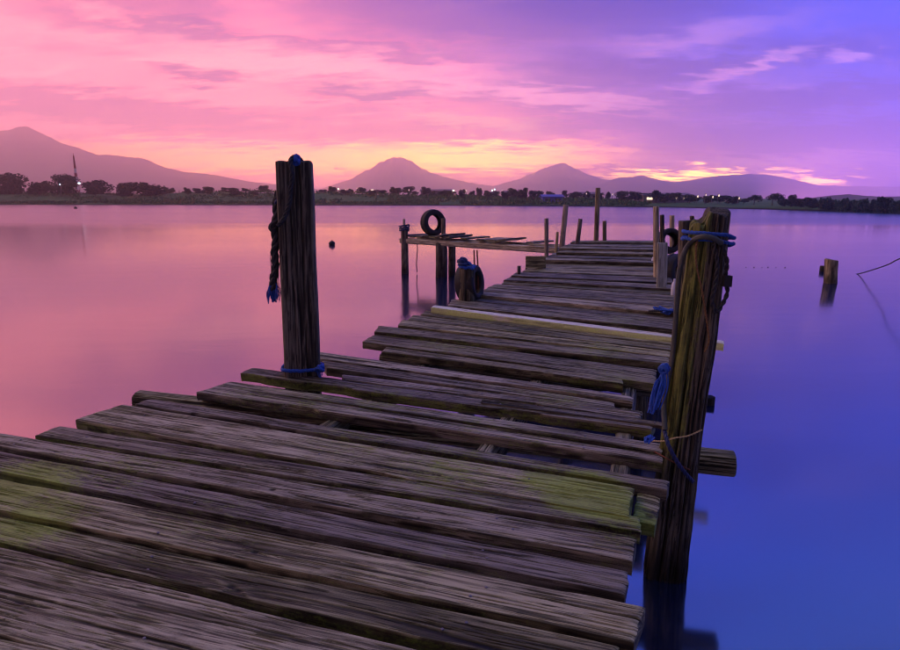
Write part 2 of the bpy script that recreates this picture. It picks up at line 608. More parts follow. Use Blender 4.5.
# land
M_LAND, n_, b_ = mat("grassy_bank", Roughness=0.95)
b_.inputs["Specular IOR Level"].default_value = 0.05
ob_ = n_.n("ShaderNodeTexCoord").outputs["Object"]
la = n_.noise(ob_, 0.09, 5.0, 0.65)
lb = n_.noise(ob_, 0.6, 4.0, 0.65)
lc = n_.ramp(n_.m('ADD', n_.m('MULTIPLY', la, 0.6), n_.m('MULTIPLY', lb, 0.4)),
             [(0.3, (0.030, 0.080, 0.034)), (0.5, (0.065, 0.140, 0.055)), (0.62, (0.10, 0.15, 0.07)), (0.75, (0.045, 0.105, 0.042))])
zz = n_.sep(ob_)[2]
lc = n_.mix(n_.step(zz, 0.10, 0.30, 1.0, 0.0), lc, (0.022, 0.018, 0.016))
n_.put(b_.inputs["Base Color"], lc)

M_HILL, n_, b_ = mat("forested_mountain", Roughness=0.95)
b_.inputs["Specular IOR Level"].default_value = 0.05
ob_ = n_.n("ShaderNodeTexCoord").outputs["Object"]
n_.put(b_.inputs["Base Color"], n_.mix(n_.noise(ob_, 0.02, 6.0, 0.65), (0.06, 0.065, 0.055), (0.13, 0.11, 0.10)))

# ------------------------------------------------------------------ water, far land, mountains
def water_sheet():
    # the sheet is graded finer towards the pier
    xs = [-3000, -900, -300, -100, -30, 0, 30, 100, 300, 900, 3000]
    ys = [-1500, -400, -100, -20, 0, 20, 60, 150, 320]
    vs = [(x, y, 0) for y in ys for x in xs]
    k = len(xs)
    fs = [(j * k + i, j * k + i + 1, (j + 1) * k + i + 1, (j + 1) * k + i) for j in range(len(ys) - 1) for i in range(k - 1)]
    return add_mesh("water", vs, fs, M_WATER, smooth=False)


tag(water_sheet(), "smooth pink and violet water of the wide river", "water", kind="structure")

SHORE = [(-700, 200.9), (-250, 203.2), (0, 204.8), (150, 205.0), (320, 205.2), (450, 205.6), (560, 206.2), (650, 207.2),
         (740, 208.8), (820, 210.8), (900, 213.6), (1000, 218.0), (1150, 228.0)]
shore_xyz = [at_z(px, py, 0.0) for px, py in SHORE]


def shore_y(x):
    pts = shore_xyz
    if x <= pts[0].x:
        return pts[0].y
    for a, b in zip(pts, pts[1:]):
        if a.x <= x <= b.x:
            t = (x - a.x) / (b.x - a.x)
            return a.y + (b.y - a.y) * t
    return pts[-1].y


def land_h(x, y):
    d = y - shore_y(x)
    w = float(fbm(x * 0.03, y * 0.03, 5, 4))
    if d < 0:
        return -1.0
    s_ = min(1.0, d / 5.0)
    hb = float(np.interp(x, [-120, -20, 20, 45, 60], [3.0, 2.5, 1.4, 0.45, 0.3]))
    near = 0.5 * s_ + hb * (0.6 + 0.8 * w) * float(ss(4, 34, d))
    fall = float(ss(120, 700, d))
    return near + (w - 0.5) * 0.9 * s_ * min(1, d / 20) * (1 - fall)


def land():
    ds = [-6, -0.5, 0.0, 1.0, 3, 6, 10, 15, 22, 30, 40, 55, 80, 120, 200, 400, 800, 1600, 3000, 5200]
    cols = []
    x0, x1 = shore_xyz[0].x - 60, shore_xyz[-1].x + 40
    N = 170
    xs = [x0 + (x1 - x0) * i / (N - 1) for i in range(N)]
    vs, fs = [], []
    for x in xs:
        sy = shore_y(x) + 1.6 * (float(fbm(x * 0.12, 0.3, 8, 4)) - 0.5)
        for d in ds:
            # the sheet fans out with distance so that it reaches past the view
            fx = x * (1 + max(0, d) / 190.0)
            y = sy + d
            z = land_h(x, y) if d < 150 else 0.9 + 0.5 * float(fbm(fx * 0.004, y * 0.004, 6))
            if d <= 0:
                z = -1.0 if d < -1 else -0.15
            vs.append((fx, y, z))
    k = len(ds)
    for i in range(N - 1):
        for j in range(k - 1):
            fs.append((i * k + j, (i + 1) * k + j, (i + 1) * k + j + 1, i * k + j + 1))
    return add_mesh("far_bank", vs, fs, M_LAND, sharp=80)


tag(land(), "low grassy far bank of the river with a dark waterline", "river bank", kind="structure")


def mountain(name, prof, dist, width, seed, rough=0.22, n=240, label=None):
    """a massif whose crest follows PROF (picture points) at DIST, with slopes and gullies of its own"""
    px0, px1 = prof[0][0], prof[-1][0]
    pts = [at_y(px, py, dist) for px, py in prof]
    xs = np.linspace(pts[0].x, pts[-1].x, n)
    hs = np.interp(xs, [p.x for p in pts], [p.z for p in pts])
    span = pts[-1].x - pts[0].x
    hs = hs * (1 + 0.05 * (fbm(xs / span * 45, 0.0, seed, 5) - 0.5) * 2) 
    m_ = 27
    offs = np.linspace(-1, 1, m_)
    vs, fs = [], []
    for i, x in enumerate(xs):
        for o in offs:
            a = abs(o)
            prof_h = (1 - a) ** 1.25
            g = float(vn(x / span * 34 + o * 2.0, o * 3.0, seed + 2)) - 0.5
            g2 = float(vn(x / span * 80, o * 8.0, seed + 4)) - 0.5
            z = hs[i] * max(0.0, prof_h + (g * 0.9 + g2 * 0.5) * rough * 4 * a * (1 - a))
            vs.append((x + g * width * 0.06 * a, dist + o * width, z - 2.0 - 20 * (a > 0.97)))
    for i in range(n - 1):
        for j in range(m_ - 1):
            fs.append((i * m_ + j, (i + 1) * m_ + j, (i + 1) * m_ + j + 1, i * m_ + j + 1))
    o = add_mesh(name, vs, fs, M_HILL, sharp=80)
    return tag(o, label, "mountain", kind="structure")


mountain("mountain", [(-420, 190), (-300, 172), (-180, 160), (-100, 150), (-50, 142), (-10, 133), (12, 128), (26, 126.5), (40, 131), (58, 140), (78, 146),
                      (98, 154), (118, 155.5), (140, 157), (160, 165), (185, 171), (215, 175), (250, 181), (300, 187), (360, 193)],
         2900, 1000, 3, label="broad hazy mountain massif behind the left shore")
mountain("mountain", [(310, 192), (335, 184), (352, 178), (366, 170.5), (378, 163.5), (387, 158.6), (393, 156.4), (402, 156.6), (409, 160), (422, 167.5),
                      (434, 173.5), (450, 178), (475, 183), (520, 189)],
         3900, 800, 9, label="cone shaped hazy volcano left of centre")
mountain("mountain", [(470, 191), (500, 184), (520, 178), (536, 171.5), (548, 166.5), (558, 163.2), (566, 163.8), (576, 168), (588, 174), (602, 178), (625, 183), (670, 190)],
         3950, 800, 14, label="cone shaped hazy volcano right of centre")
mountain("mountain", [(585, 190), (610, 180), (622, 176.5), (634, 175.5), (642, 174.2), (650, 177), (662, 180), (676, 181), (690, 179.5), (702, 177), (716, 175.3),
                      (735, 173.8), (756, 173.8), (772, 175), (786, 178.5), (798, 183), (812, 184.5), (840, 185), (870, 186), (910, 186), (960, 187), (1100, 189), (1250, 193)],
         3300, 1000, 21, label="long flat topped hazy ridge behind the right shore")
mountain("hill", [(795, 198.0), (815, 195.0), (835, 192.5), (850, 191.8), (866, 193.2), (882, 194.4), (898, 193.8), (915, 195), (940, 196.0), (990, 197.5)],
         520, 60, 33, label="low dark wooded hill close behind the right bank")

# ------------------------------------------------------------------ air
hz = MB().box((0, 2300, 183.5), (9000, 5000, 372))
M_HAZE = bpy.data.materials.new("dusk_haze")
M_HAZE.use_nodes = True
ht = M_HAZE.node_tree
ht.nodes.clear()
hv = ht.nodes.new("ShaderNodeVolumePrincipled")
hv.inputs["Color"].default_value = (1.0, 0.97, 0.985, 1)
hv.inputs["Density"].default_value = HAZE
hv.inputs["Anisotropy"].default_value = 0.88
ho = ht.nodes.new("ShaderNodeOutputMaterial")
ht.links.new(hv.outputs[0], ho.inputs["Volume"])
tag(hz.build("haze", M_HAZE, smooth=False), "thin violet dusk haze over the river", "haze", kind="stuff")

# ------------------------------------------------------------------ the pier
pier = empty("wooden_pier", (0.6, 4.0, 0.0), "long weathered plank pier running out from the foreground over the water", "pier")

MOSS = [(585, 492, 0.18, 2.1), (610, 505, 0.13, 1.7), (548, 482, 0.18, 1.0), (10, 486, 0.32, 1.15), (30, 520, 0.24, 1.0), (330, 396, 0.35, 0.5), (560, 500, 0.3, 0.35),
        (420, 412, 0.4, 0.35), (610, 372, 0.3, 0.35), (645, 520, 0.12, 0.9)]
MOSS += [(100, 560, 0.25, 0.3), (250, 395, 0.3, 0.5), (300, 408, 0.25, 0.55), (480, 420, 0.35, 0.5), (560, 432, 0.3, 0.35), (520, 330, 0.4, 0.4), (480, 318, 0.35, 0.5),
         (640, 335, 0.3, 0.5), (620, 380, 0.25, 0.5), (400, 350, 0.3, 0.3), (590, 300, 0.6, 0.3), (300, 470, 0.3, 0.25), (480, 500, 0.25, 0.4), (620, 525, 0.2, 0.6)]
MOSS += [(120, 470, 0.4, 0.5), (350, 440, 0.4, 0.5), (450, 470, 0.4, 0.6), (200, 520, 0.4, 0.4), (420, 560, 0.3, 0.35), (520, 450, 0.3, 0.5), (380, 400, 0.3, 0.6), (560, 400, 0.3, 0.5),
         (450, 345, 0.4, 0.5), (600, 350, 0.4, 0.55), (540, 320, 0.4, 0.55), (620, 320, 0.4, 0.5), (560, 285, 0.6, 0.35), (70, 620, 0.25, 0.3)]
MOSSW = [(on_deck(x, y), r_, a) for x, y, r_, a in MOSS]
SEED = [100]
_nb = MB().tube([(0, 0, -0.012), (0, 0, -0.001), (0, 0, 0.0012)], [0.003, 0.0055, 0.0045], 8)
NAIL = bpy.data.meshes.new("nail")
NAIL.from_pydata([tuple(v) for v in _nb.v], [], _nb.f)
NAIL.materials.append(M_POLEM)


def plank(fl, nl, fr, nr, dz=None, thick=None, side_moss=0.35, parent=None, material=None, name="plank", world=None,
          top_moss=1.0, tilt=0.0, label=None, rag=1.0):
    SEED[0] += 7
    sd_ = SEED[0]
    rr = random.Random(sd_)
    dz = rr.uniform(-0.006, 0.008) if dz is None else dz
    thick = rr.uniform(0.050, 0.062) if thick is None else thick
    if world:
        q4 = [Vector(p) for p in world]
    else:
        q4 = [on_deck(*p, dz) for p in (fl, nl, fr, nr)]
    FL, NL, FR, NR = q4
    org = (FL + NL + FR + NR) / 4
    X = ((FR + NR) - (FL + NL)).normalized()
    Y = ((FL + FR) - (NL + NR))
    Z = X.cross(Y).normalized()
    Y = Z.cross(X)
    mtx = Matrix((X, Y, Z)).transposed().to_4x4()
    mtx.translation = org
    inv = mtx.inverted()
    fl_, nl_, fr_, nr_ = [(inv @ p) for p in q4]
    L = (fr_.x + nr_.x - fl_.x - nl_.x) / 2
    wd = max((fl_.y - nl_.y), (fr_.y - nr_.y))
    dist = max(1.2, org.y)
    du, dv = max(0.009, 0.0046 * dist), max(0.0026, 0.0014 * dist)
    nu = int(np.clip(L / du, 6, 330))
    nv = int(np.clip(wd / dv, 5, 90))
    u = np.linspace(0, 1, nu)
    # across: top points with two extra rows rounding the edges
    v = np.concatenate([[0.0, 0.012], np.linspace(0.03, 0.97, nv), [0.988, 1.0]])
    U, V = np.meshgrid(u, v, indexing='ij')
    nx = (nl_.x * (1 - U) + nr_.x * U) * (1 - V) + (fl_.x * (1 - U) + fr_.x * U) * V
    ny = (nl_.y * (1 - U) + nr_.y * U) * (1 - V) + (fl_.y * (1 - U) + fr_.y * U) * V
    z0 = (nl_.z * (1 - U) + nr_.z * U) * (1 - V) + (fl_.z * (1 - U) + fr_.z * U) * V
    # ragged edges and ends, slow bow
    edge = 0.007 * rag * (fbm(nx * 3.5, 0.5, sd_, 4) - 0.5) * 2
    chip = -0.018 * rag * ss(0.70, 0.86, vn(nx * 3.1, 1.5, sd_ + 1))
    edge2 = 0.007 * rag * (fbm(nx * 3.5, 3.5, sd_ + 2, 4) - 0.5) * 2
    ny = ny - np.where(V < 0.5, (edge + chip) * (1 - 2 * V), 0) + np.where(V > 0.5, edge2 * (2 * V - 1), 0)
    endn = 0.012 * rag * (fbm(ny * 30, 0.2, sd_ + 3, 3) - 0.5) * 2
    ew = np.exp(-(np.minimum(U, 1 - U) * L / 0.05) ** 2)
    nx = nx + endn * ew + 0.01 * rag * (vn(ny * 12, 7.7, sd_ + 4) - 0.5) * ew
    knots = []
    for k in range(rr.randint(0, 3)):
        knots.append((rr.uniform(-0.45, 0.45) * L, rr.uniform(-0.35, 0.35) * wd, rr.uniform(0.008, 0.02)))
    br, dp = wood(nx, ny, sd_, knots, rr.uniform(0.2, 0.9))
    dmask = ss(0.0, 0.06, V) * ss(0.0, 0.06, 1 - V)
    bow = 0.006 * (fbm(nx * 0.7, 0.9, sd_ + 5, 2) - 0.5) * 2
    rnd = -0.003 * (np.exp(-V * wd / 0.004) + np.exp(-(1 - V) * wd / 0.004)) - 0.004 * np.exp(-np.minimum(U, 1 - U) * L / 0.006)
    nz = z0 + dp * (0.3 + 0.7 * dmask) + bow + rnd + tilt * (V - 0.5)
    nvv = len(v)
    top = np.stack([nx, ny, nz], -1)
    # lower rows: far side down, bottom, near side up
    low = []
    lb = []
    prof = [(1, 0.35), (1, 0.75), (1, 1.0), (0, 1.0), (0, 0.7), (0, 0.3)]
    for sidev, dn in prof:
        e = top[:, -1 if sidev else 0, :].copy()
        w_ = (fbm(e[:, 0] * 4.0, dn * 3 + 10 * sidev, sd_ + 6, 3) - 0.5) * 0.010
        e[:, 1] += (w_ - 0.006 * (dn == 1.0)) * (1 if sidev else -1)
        e[:, 2] = e[:, 2] - dn * thick
        low.append(e)
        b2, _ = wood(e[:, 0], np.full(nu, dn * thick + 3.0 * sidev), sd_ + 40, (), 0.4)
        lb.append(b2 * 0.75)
    allp = np.concatenate([top, np.stack(low, 1)], 1)
    bright = np.concatenate([br, np.stack(lb, 1)], 1)
    # moss
    wp = np.einsum('ij,abj->abi', np.array(mtx.to_3x3()), allp) + np.array(org)
    moss = np.zeros(bright.shape)
    for c, r_, a in MOSSW:
        d2 = (wp[..., 0] - c.x) ** 2 + (wp[..., 1] - c.y) ** 2
        moss = np.maximum(moss, a * np.exp(-d2 / (r_ * r_)) * top_moss)
    sidemask = np.zeros(bright.shape)
    sidemask[:, nvv:] = 1.0
    sidemask[:, :2] = 0.6
    moss = np.maximum(moss, sidemask * side_moss * 1.5 * fbm(wp[..., 0] * 2.2, wp[..., 1] * 2.2 + 5, 77, 3))
    K = allp.shape[1]
    idx = np.arange(nu * K).reshape(nu, K)
    nxt = np.roll(idx, -1, axis=1)
    faces = np.stack([idx[:-1], idx[1:], nxt[1:], nxt[:-1]], -1).reshape(-1, 4).tolist()
    faces.append(idx[0].tolist()[::-1][::-1])
    faces.append(idx[-1].tolist()[::-1])
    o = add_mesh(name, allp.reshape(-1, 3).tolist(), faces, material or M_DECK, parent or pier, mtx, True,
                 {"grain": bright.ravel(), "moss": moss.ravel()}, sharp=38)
    if label:
        o["label"] = label
    if org.y < 5.2 and L > 1.0 and parent is None and material is None:
        for uu in (0.10, 0.50, 0.86):
            for vv in (0.3, 0.7) if wd > 0.13 else (0.5,):
                if rr.random() < 0.8:
                    k = np.argmin(np.abs(u - (uu + rr.uniform(-0.015, 0.015))))
                    m2 = np.argmin(np.abs(v - (vv + rr.uniform(-0.08, 0.08))))
                    nl2 = bpy.data.objects.new("nail", NAIL)
                    COL.objects.link(nl2)
                    nl2.parent = o
                    nl2.location = top[k, m2] + np.array([0, 0, 0.0015])
                    nl2.rotation_euler = (rr.uniform(-0.15, 0.15), rr.uniform(-0.15, 0.15), 0)
    return o


# foreground planks, near to far: far-left, near-left, far-right, near-right of the top face
plank((-150, 606), (-170, 700), (620, 772), (590, 860))
plank((-140, 513), (-190, 595), (598, 694), (585, 766), side_moss=0.2)
plank((-130, 488), (-160, 506), (617, 644), (606, 676), side_moss=0.5)
plank((-120, 455), (-150, 478), (646, 606), (631, 640))
plank((-80, 435), (-105, 450), (629, 571), (628, 594), side_moss=0.3)
plank((-22, 429), (-50, 437), (637, 537), (632, 560), side_moss=0.45)
plank((59, 425), (36, 434), (641, 517), (642, 531), side_moss=0.9)
plank((121, 404), (75, 419), (633, 488), (629, 517), side_moss=0.8)
plank((638, 489), (632, 520), (660, 497), (655, 524), dz=-0.035, side_moss=1.0, top_moss=1.6)
plank((150, 398), (134, 403), (669, 480), (666, 488), side_moss=0.35)
plank((217, 385), (197, 391), (661, 454.5), (662, 461), side_moss=0.5)
plank((229, 380), (216, 384.4), (662, 443.5), (662, 451), dz=-0.004, side_moss=0.6)
plank((252, 367), (239, 373), (655, 420), (652, 428), side_moss=0.75, dz=0.012)
plank((480, 399), (480, 402), (686, 424.5), (685, 428), dz=0.02, thick=0.022)
plank((341, 374), (345, 379), (642, 411), (640, 418), side_moss=0.5, dz=0.0)
plank((322, 360), (326, 367), (614, 402), (614, 408), side_moss=0.3)
plank((318, 351), (320, 358), (633, 396), (634, 400.5), side_moss=0.2)
plank((386, 346.3), (381, 350.6), (622, 378), (622, 382.5), dz=0.012, side_moss=0.6)
plank((373, 334.5), (362, 341), (656, 369), (655, 383), side_moss=0.55)
plank((379, 325.5), (374, 331), (669, 357), (668, 363.5), side_moss=0.6)
plank((403, 319.5), (398, 325), (671, 351), (671, 356.2), side_moss=0.4)
plank((413, 314.5), (408, 319), (672, 345.5), (672, 350.3), side_moss=0.3)
plank((425, 310), (421, 314), (673, 340.5), (673, 345), side_moss=0.3)
plank((434, 304.8), (431, 307.0), (724, 339.8), (724, 342.8), dz=0.050, thick=0.058, side_moss=2.2, material=M_LIME_LIT, top_moss=0.5,  # high side value spreads the painted lime light over the side faces
      label="pale timber, lime light put into its colour, laid on edge across the deck", rag=0.3)
plank((452, 299), (448, 305), (674, 321.5), (674, 329), side_moss=0.4)

left_edge = [(481, 294.5), (484, 290), (491, 286.6), (500, 283.2), (508, 279.5), (516, 275.5), (522, 271.2), (530, 266.5),
             (539, 262), (546, 257), (554, 252), (562, 247.6), (571, 243.6), (577, 240)]
right_edge = [(675, 313), (675, 306.6), (676, 300.5), (676, 294.6), (674, 288.6), (671, 282.6), (668, 276.6), (665, 271),
              (662, 265.6), (660, 260), (658, 254.6), (657, 249.4), (656, 244.6), (655, 240)]
plank((483, 295.3), (470, 300), (675, 314), (674, 321), side_moss=0.3)
for i in range(len(left_edge) - 1):
    a0, a1 = Vector(left_edge[i]), Vector(left_edge[i + 1])
    b0, b1 = Vector(right_edge[i]), Vector(right_edge[i + 1])
    depth = (on_deck(*b1) - on_deck(*b0)).length
    k = max(1, round(depth / 0.36))
    for j in range(k):
        t0, t1 = j / k, (j + (0.88 if i < 8 else 0.82)) / k
        jl, jr = R.uniform(-5, 3), R.uniform(-3, 3)
        n0, n1 = a0.lerp(a1, t0), a0.lerp(a1, t1)
        m0, m1 = b0.lerp(b1, t0), b0.lerp(b1, t1)
        plank((n1.x + jl, n1.y), (n0.x + jl, n0.y), (m1.x + jr, m1.y), (m0.x + jr, m0.y),
              dz=R.uniform(-0.03, 0.045), side_moss=0.2)


# posts -----------------------------------------------------------------
def post(p0, p1, a, b=None, square=5.0, rot=0.0, top=None, taper=0.95, seed=1, m=None, parent=None, name="post", mossf=None,
         splits=(), label=None, bump=1.0, seg=None, ring=44, matrix=None, thing=None):
    """timber from p0 (under water) up to p1; half widths a, b; superellipse section"""
    b = b or a
    p0, p1 = Vector(p0), Vector(p1)
    ax = (p1 - p0)
    H = ax.length
    Z = ax.normalized()
    X = Vector((math.cos(rot), math.sin(rot), 0))
    X = (X - Z * X.dot(Z)).normalized()
    Y = Z.cross(X)
    mtx = Matrix((X, Y, Z)).transposed().to_4x4()
    mtx.translation = p0
    dist = max(1.5, p0.y)
    seg = seg or int(np.clip(H / (0.006 * dist), 8, 110))
    ring = ring if dist > 5 else 120
    th = np.linspace(0, 2 * math.pi, ring, endpoint=False)
    s = np.linspace(0, 1, seg)
    S, T = np.meshgrid(s, th, indexing='ij')
    ct, st = np.cos(T), np.sin(T)
    rr = (np.abs(ct) ** square + np.abs(st) ** square) ** (-1.0 / square)
    cx, cy = ct * rr * a, st * rr * b
    arc = T * (a + b) / 2 * 1.2
    h = S * H
    # grain runs up the post (periodic seam hidden at the back)
    br, dp = wood(h, arc, seed, [(0.3 * H, 0.1, 0.012)], 0.8)
    sc = 1 + (taper - 1) * S + 0.06 * bump * (fbm(h * 2.5, np.cos(T) * 1.5 + 3, seed + 2, 3) - 0.5) * 2
    off = dp * bump * 1.2
    for t0, w_, d_, h0, h1 in splits:
        ang = (T - t0 - 0.12 * (fbm(h * 3, 0.3, seed + int(t0 * 10), 3) - 0.5) + math.pi) % (2 * math.pi) - math.pi
        k = np.exp(-(ang / w_) ** 2) * ss(h0, h0 + 0.1, S) * (1 - ss(h1 - 0.1, h1, S))
        off = off - d_ * k
        br = br * (1 - 0.8 * k)
    nn = np.sqrt(cx ** 2 + cy ** 2)
    px, py = cx * sc * (1 + off / nn), cy * sc * (1 + off / nn)
    zt = np.zeros_like(px)
    if top:
        zt = top(px / a, py / b)
    zt = zt + 0.02 * a / 0.1 * (fbm(px / a * 1.7 + 5, py / b * 1.7 + 5, seed + 4, 3) - 0.5)
    z = h + zt * ss(0.80, 1.0, S)
    # worn top: rings closing in
    P = [np.stack([px, py, z], -1)]
    B = [br]
    lx, ly, lz = px[-1], py[-1], z[-1]
    for f_, dzz in ((0.93, 0.006), (0.8, 0.010), (0.45, 0.006), (0.1, 0.0)):
        tz = (top(lx * f_ / a, ly * f_ / b) if top else 0.0)
        zz_ = H + tz + dzz * a / 0.1 + 0.02 * a / 0.1 * (fbm(lx * f_ / a * 1.7 + 5, ly * f_ / b * 1.7 + 5, seed + 4, 3) - 0.5)
        P.append(np.stack([lx * f_, ly * f_, zz_ + 0 * lx], -1)[None])
        B.append((0.35 + 0.3 * vn(lx * 90, ly * 90, seed))[None])
    A = np.concatenate(P, 0)
    Bv = np.concatenate(B, 0)
    n_r = A.shape[0]
    idx = np.arange(n_r * ring).reshape(n_r, ring)
    nxt = np.roll(idx, -1, axis=1)
    faces = np.stack([idx[:-1], nxt[:-1], nxt[1:], idx[1:]], -1).reshape(-1, 4).tolist()
    faces.append(idx[-1].tolist())
    faces.append(idx[0].tolist()[::-1])
    wp = np.einsum('ij,abj->abi', np.array(mtx.to_3x3()), A) + np.array(p0)
    # weed and wet dark band by the water line, moss elsewhere as told
    wet = 1 - ss(0.05, 0.28, wp[..., 2] + 0.08 * (fbm(wp[..., 0] * 12, wp[..., 1] * 12, seed, 2) - 0.5))
    Bv = Bv * (1 - 0.75 * wet)
    moss = np.zeros(Bv.shape)
    if mossf:
        TT = np.concatenate([T, np.repeat(T[-1:], 4, 0)], 0)
        moss = mossf(TT, wp[..., 2], wp)
    o = add_mesh(name, A.reshape(-1, 3).tolist(), faces, m or M_POST, parent if thing is None else None, mtx, True,
                 {"grain": Bv.ravel(), "moss": np.clip(moss, 0, 1).ravel()}, sharp=50)
    if label:
        o["label"] = label
    return o


# the big right-hand post: foot in the water at (665,575), head at (711,209)
foot = at_z(664, 572, 0.0)
head = at_y(711, 211, foot.y + 0.12)
dirp = (head - foot)
RP_A = 0.105


def rp_top(x, y):
    return -0.055 / (1 + np.exp((x + 0.30) * 16)) - 0.05 * np.exp(-((x + 0.32) / 0.13) ** 2) - 0.022 * (x * x + y * y) + 0.02 * np.sin(y * 4 + x * 2)


def rp_moss(T, z, wp):
    left = np.clip(-np.cos(T - 0.35), 0, 1)
    return left * (0.25 + 0.95 * fbm(T * 3, z * 2.5, 61, 4)) * ss(0.35, 0.9, z) * 1.8


post(foot - dirp * 0.45, head, 0.109, 0.102, square=3.4, rot=rad(-12), top=rp_top, taper=0.80, seed=301, parent=pier, mossf=rp_moss,
     splits=[(math.pi * 1.12, 0.10, 0.035, 0.2, 1.3), (math.pi * 1.38, 0.05, 0.022, 0.15, 1.3), (math.pi * 1.62, 0.045, 0.014, 0.3, 1.2),
             (math.pi * 1.8, 0.04, 0.012, 0.1, 0.9), (math.pi * 0.9, 0.06, 0.02, 0.2, 1.2)],
     label="thick split mossy post at the right edge of the deck", bump=2.0)


def axis_at(z):
    t = (z - foot.z) / dirp.z
    return foot + dirp * t


# the left-hand post
lp_base = on_deck(303, 374)
lp_top = at_y(294.5, 163, lp_base.y)
lpd = lp_top - lp_base
post(lp_base - lpd * 0.9, lp_top, 0.122, 0.085, square=9, rot=rad(9), taper=0.93, seed=404, parent=pier,
     mossf=lambda T, z, wp: 0.25 * fbm(T * 2, z * 3, 9, 3), splits=[(math.pi * 1.6, 0.03, 0.012, 0.4, 1.2), (math.pi * 1.42, 0.025, 0.01, 0.5, 1.0)],
     label="tall squared dark post at the left edge of the deck", bump=0.6)


def lp_at(px, py, off=0.0):
    """a point on the front of the left post"""
    p = at_y(px, py, lp_base.y - 0.095 - off)
    return p


# stump post with a tyre on it
st_base = on_deck(466.5, 300)
st_top = at_y(467, 265.5, st_base.y)
sw = 10.0 / F * st_base.y
post(st_base - Vector((0, 0, 1.3)), st_top, sw, sw * 0.9, square=2.6, taper=0.80, seed=505, parent=pier,
     top=lambda x, y: -0.05 * (x * x + y * y), mossf=lambda T, z, wp: 0.3 * fbm(T * 2, z * 5, 12, 3), splits=[(math.pi * 1.45, 0.05, 0.012, 0.5, 1.2)],
     label="short round-headed mooring post at the left edge")


def stick(px0, py0, px1, py1, wpx, base=None, rd=None, sq=2.3, seed=1, m=None, dy=0.0, label=None, down=1.5, parent=None, taper=0.95, mossf=None):
    """a pole rising from the deck edge at (px0,py0) to (px1,py1)"""
    b = base if base is not None else on_deck(px0, py0)
    t = at_y(px1, py1, b.y + dy)
    d = (t - b)
    h = wpx / 2 / F * b.y
    k = down / max(0.2, d.z)
    return post(b - d * k, t, h, rd or h, square=sq, seed=seed, m=m or M_POLE, parent=parent or pier, taper=taper, ring=20, bump=0.6, label=label, mossf=mossf)


gm = lambda T, z, wp: 0.75 * fbm(T * 2, z * 4, 15, 3)
stick(546.5, 257, 546.5, 218.5, 4.5, seed=601, label="slim upright pole on the left edge by the plastic bag")
stick(562, 246, 566, 205, 5.5, seed=602, label="pale pole leaning right at the landing junction")
stick(577.5, 243, 580.5, 219, 4.5, seed=603, m=M_POST, label="short dark pole leaning right near the pier end")
stick(596, 240.5, 598, 188, 5.0, seed=604, label="tallest pole at the pier end")
stick(604.5, 240.5, 604.5, 221, 4.0, seed=605, label="short pole beside the tallest one")
stick(556.5, 246, 557.5, 232, 3.0, seed=606)
stick(656.5, 280, 656, 206.5, 6.0, seed=607, label="tall pole at the right edge near the pier end")
stick(663, 276, 662, 215, 4.5, seed=608, m=M_POST)
stick(672, 262, 672, 215.5, 5.0, seed=609)
stick(691.5, 275, 692, 216, 4.5, seed=610, m=M_POST)
stick(684, 318, 686, 221, 13.0, seed=611, m=M_POST, sq=5, mossf=gm, label="stout mossy post behind the big right post")
stick(519, 277, 519, 266, 4.0, seed=612, m=M_POST)
# pale board nailed upright on the right
pb = on_deck(662, 288)
bw = 5.0 / F * pb.y
t_ = at_y(662.5, 243, pb.y)
post(pb - Vector((0, 0, 0.15)), t_, bw, 0.018, square=12, rot=0, seed=640, m=M_PALE, parent=pier, name="upright_board", taper=1.0, ring=28, bump=0.5,
     mossf=lambda T, z, wp: 0.6 * fbm(z * 6, T, 4, 3), label="pale greenish board nailed upright")
# grey low panel on the left edge
gb = on_deck(533, 268)
gp = MB()
plank((0, 0), (0, 0), (0, 0), (0, 0), world=[at_y(526, 256, gb.y + 0.02), at_y(526, 268, gb.y - 0.02), at_y(546, 256, gb.y + 0.02), at_y(546, 268, gb.y - 0.02)],
      thick=0.03, name="edge_board")

# cross beams (round logs) and stringers under the deck ---------------------------------
def log(p0, p1, r, seed, name="cross_beam", label=None, m=None):
    return post(p0, p1, r, r * 0.95, square=2.4, seed=seed, parent=pier, taper=1.0, name=name, m=m or M_LOG, label=label, bump=1.0,
                mossf=lambda T, z, wp: 0.3 * fbm(T * 2, wp[..., 0] * 3, 19, 3))


zb = DECK - 0.05 - 0.072
log(at_z(139, 400, zb + 0.03), at_z(733, 464, zb), 0.068, 701, label="round log beam whose cut end sticks out beyond the big right post")
for (xa, ya, xb, yb, sdv) in [(372, 343, 668, 372, 702), (452, 308, 672, 330, 703), (505, 288, 672, 300, 704), (545, 262, 660, 267, 705), (575, 245, 655, 245, 706)]:
    A_, B_ = on_deck(xa + 10, ya), on_deck(xb, yb)
    dn = Vector((0, 0, 0.13))
    log(A_ - dn, B_ - dn, 0.06, sdv)
log(Vector((-2.6, 2.2, zb)), Vector((0.75, 1.15, zb)), 0.065, 707)
for k_, (pa, pb_) in enumerate([((-60, 640), (600, 245)), ((330, 640), (628, 245)), ((600, 640), (645, 245))]):
    a_, b2_ = on_deck(*pa), on_deck(*pb_)
    for i in range(4):
        s0 = a_.lerp(b2_, i / 4)
        s1 = a_.lerp(b2_, (i + 1) / 4)
        for s_ in (s0, s1):
            s_.z = deck_z(s_.y) - 0.055 - 0.075
        post(s0, s1, 0.045, 0.07, square=7, seed=720 + k_ * 5 + i, parent=pier, taper=1.0, name="stringer", m=M_LOG, rot=math.pi / 2, bump=0.7)
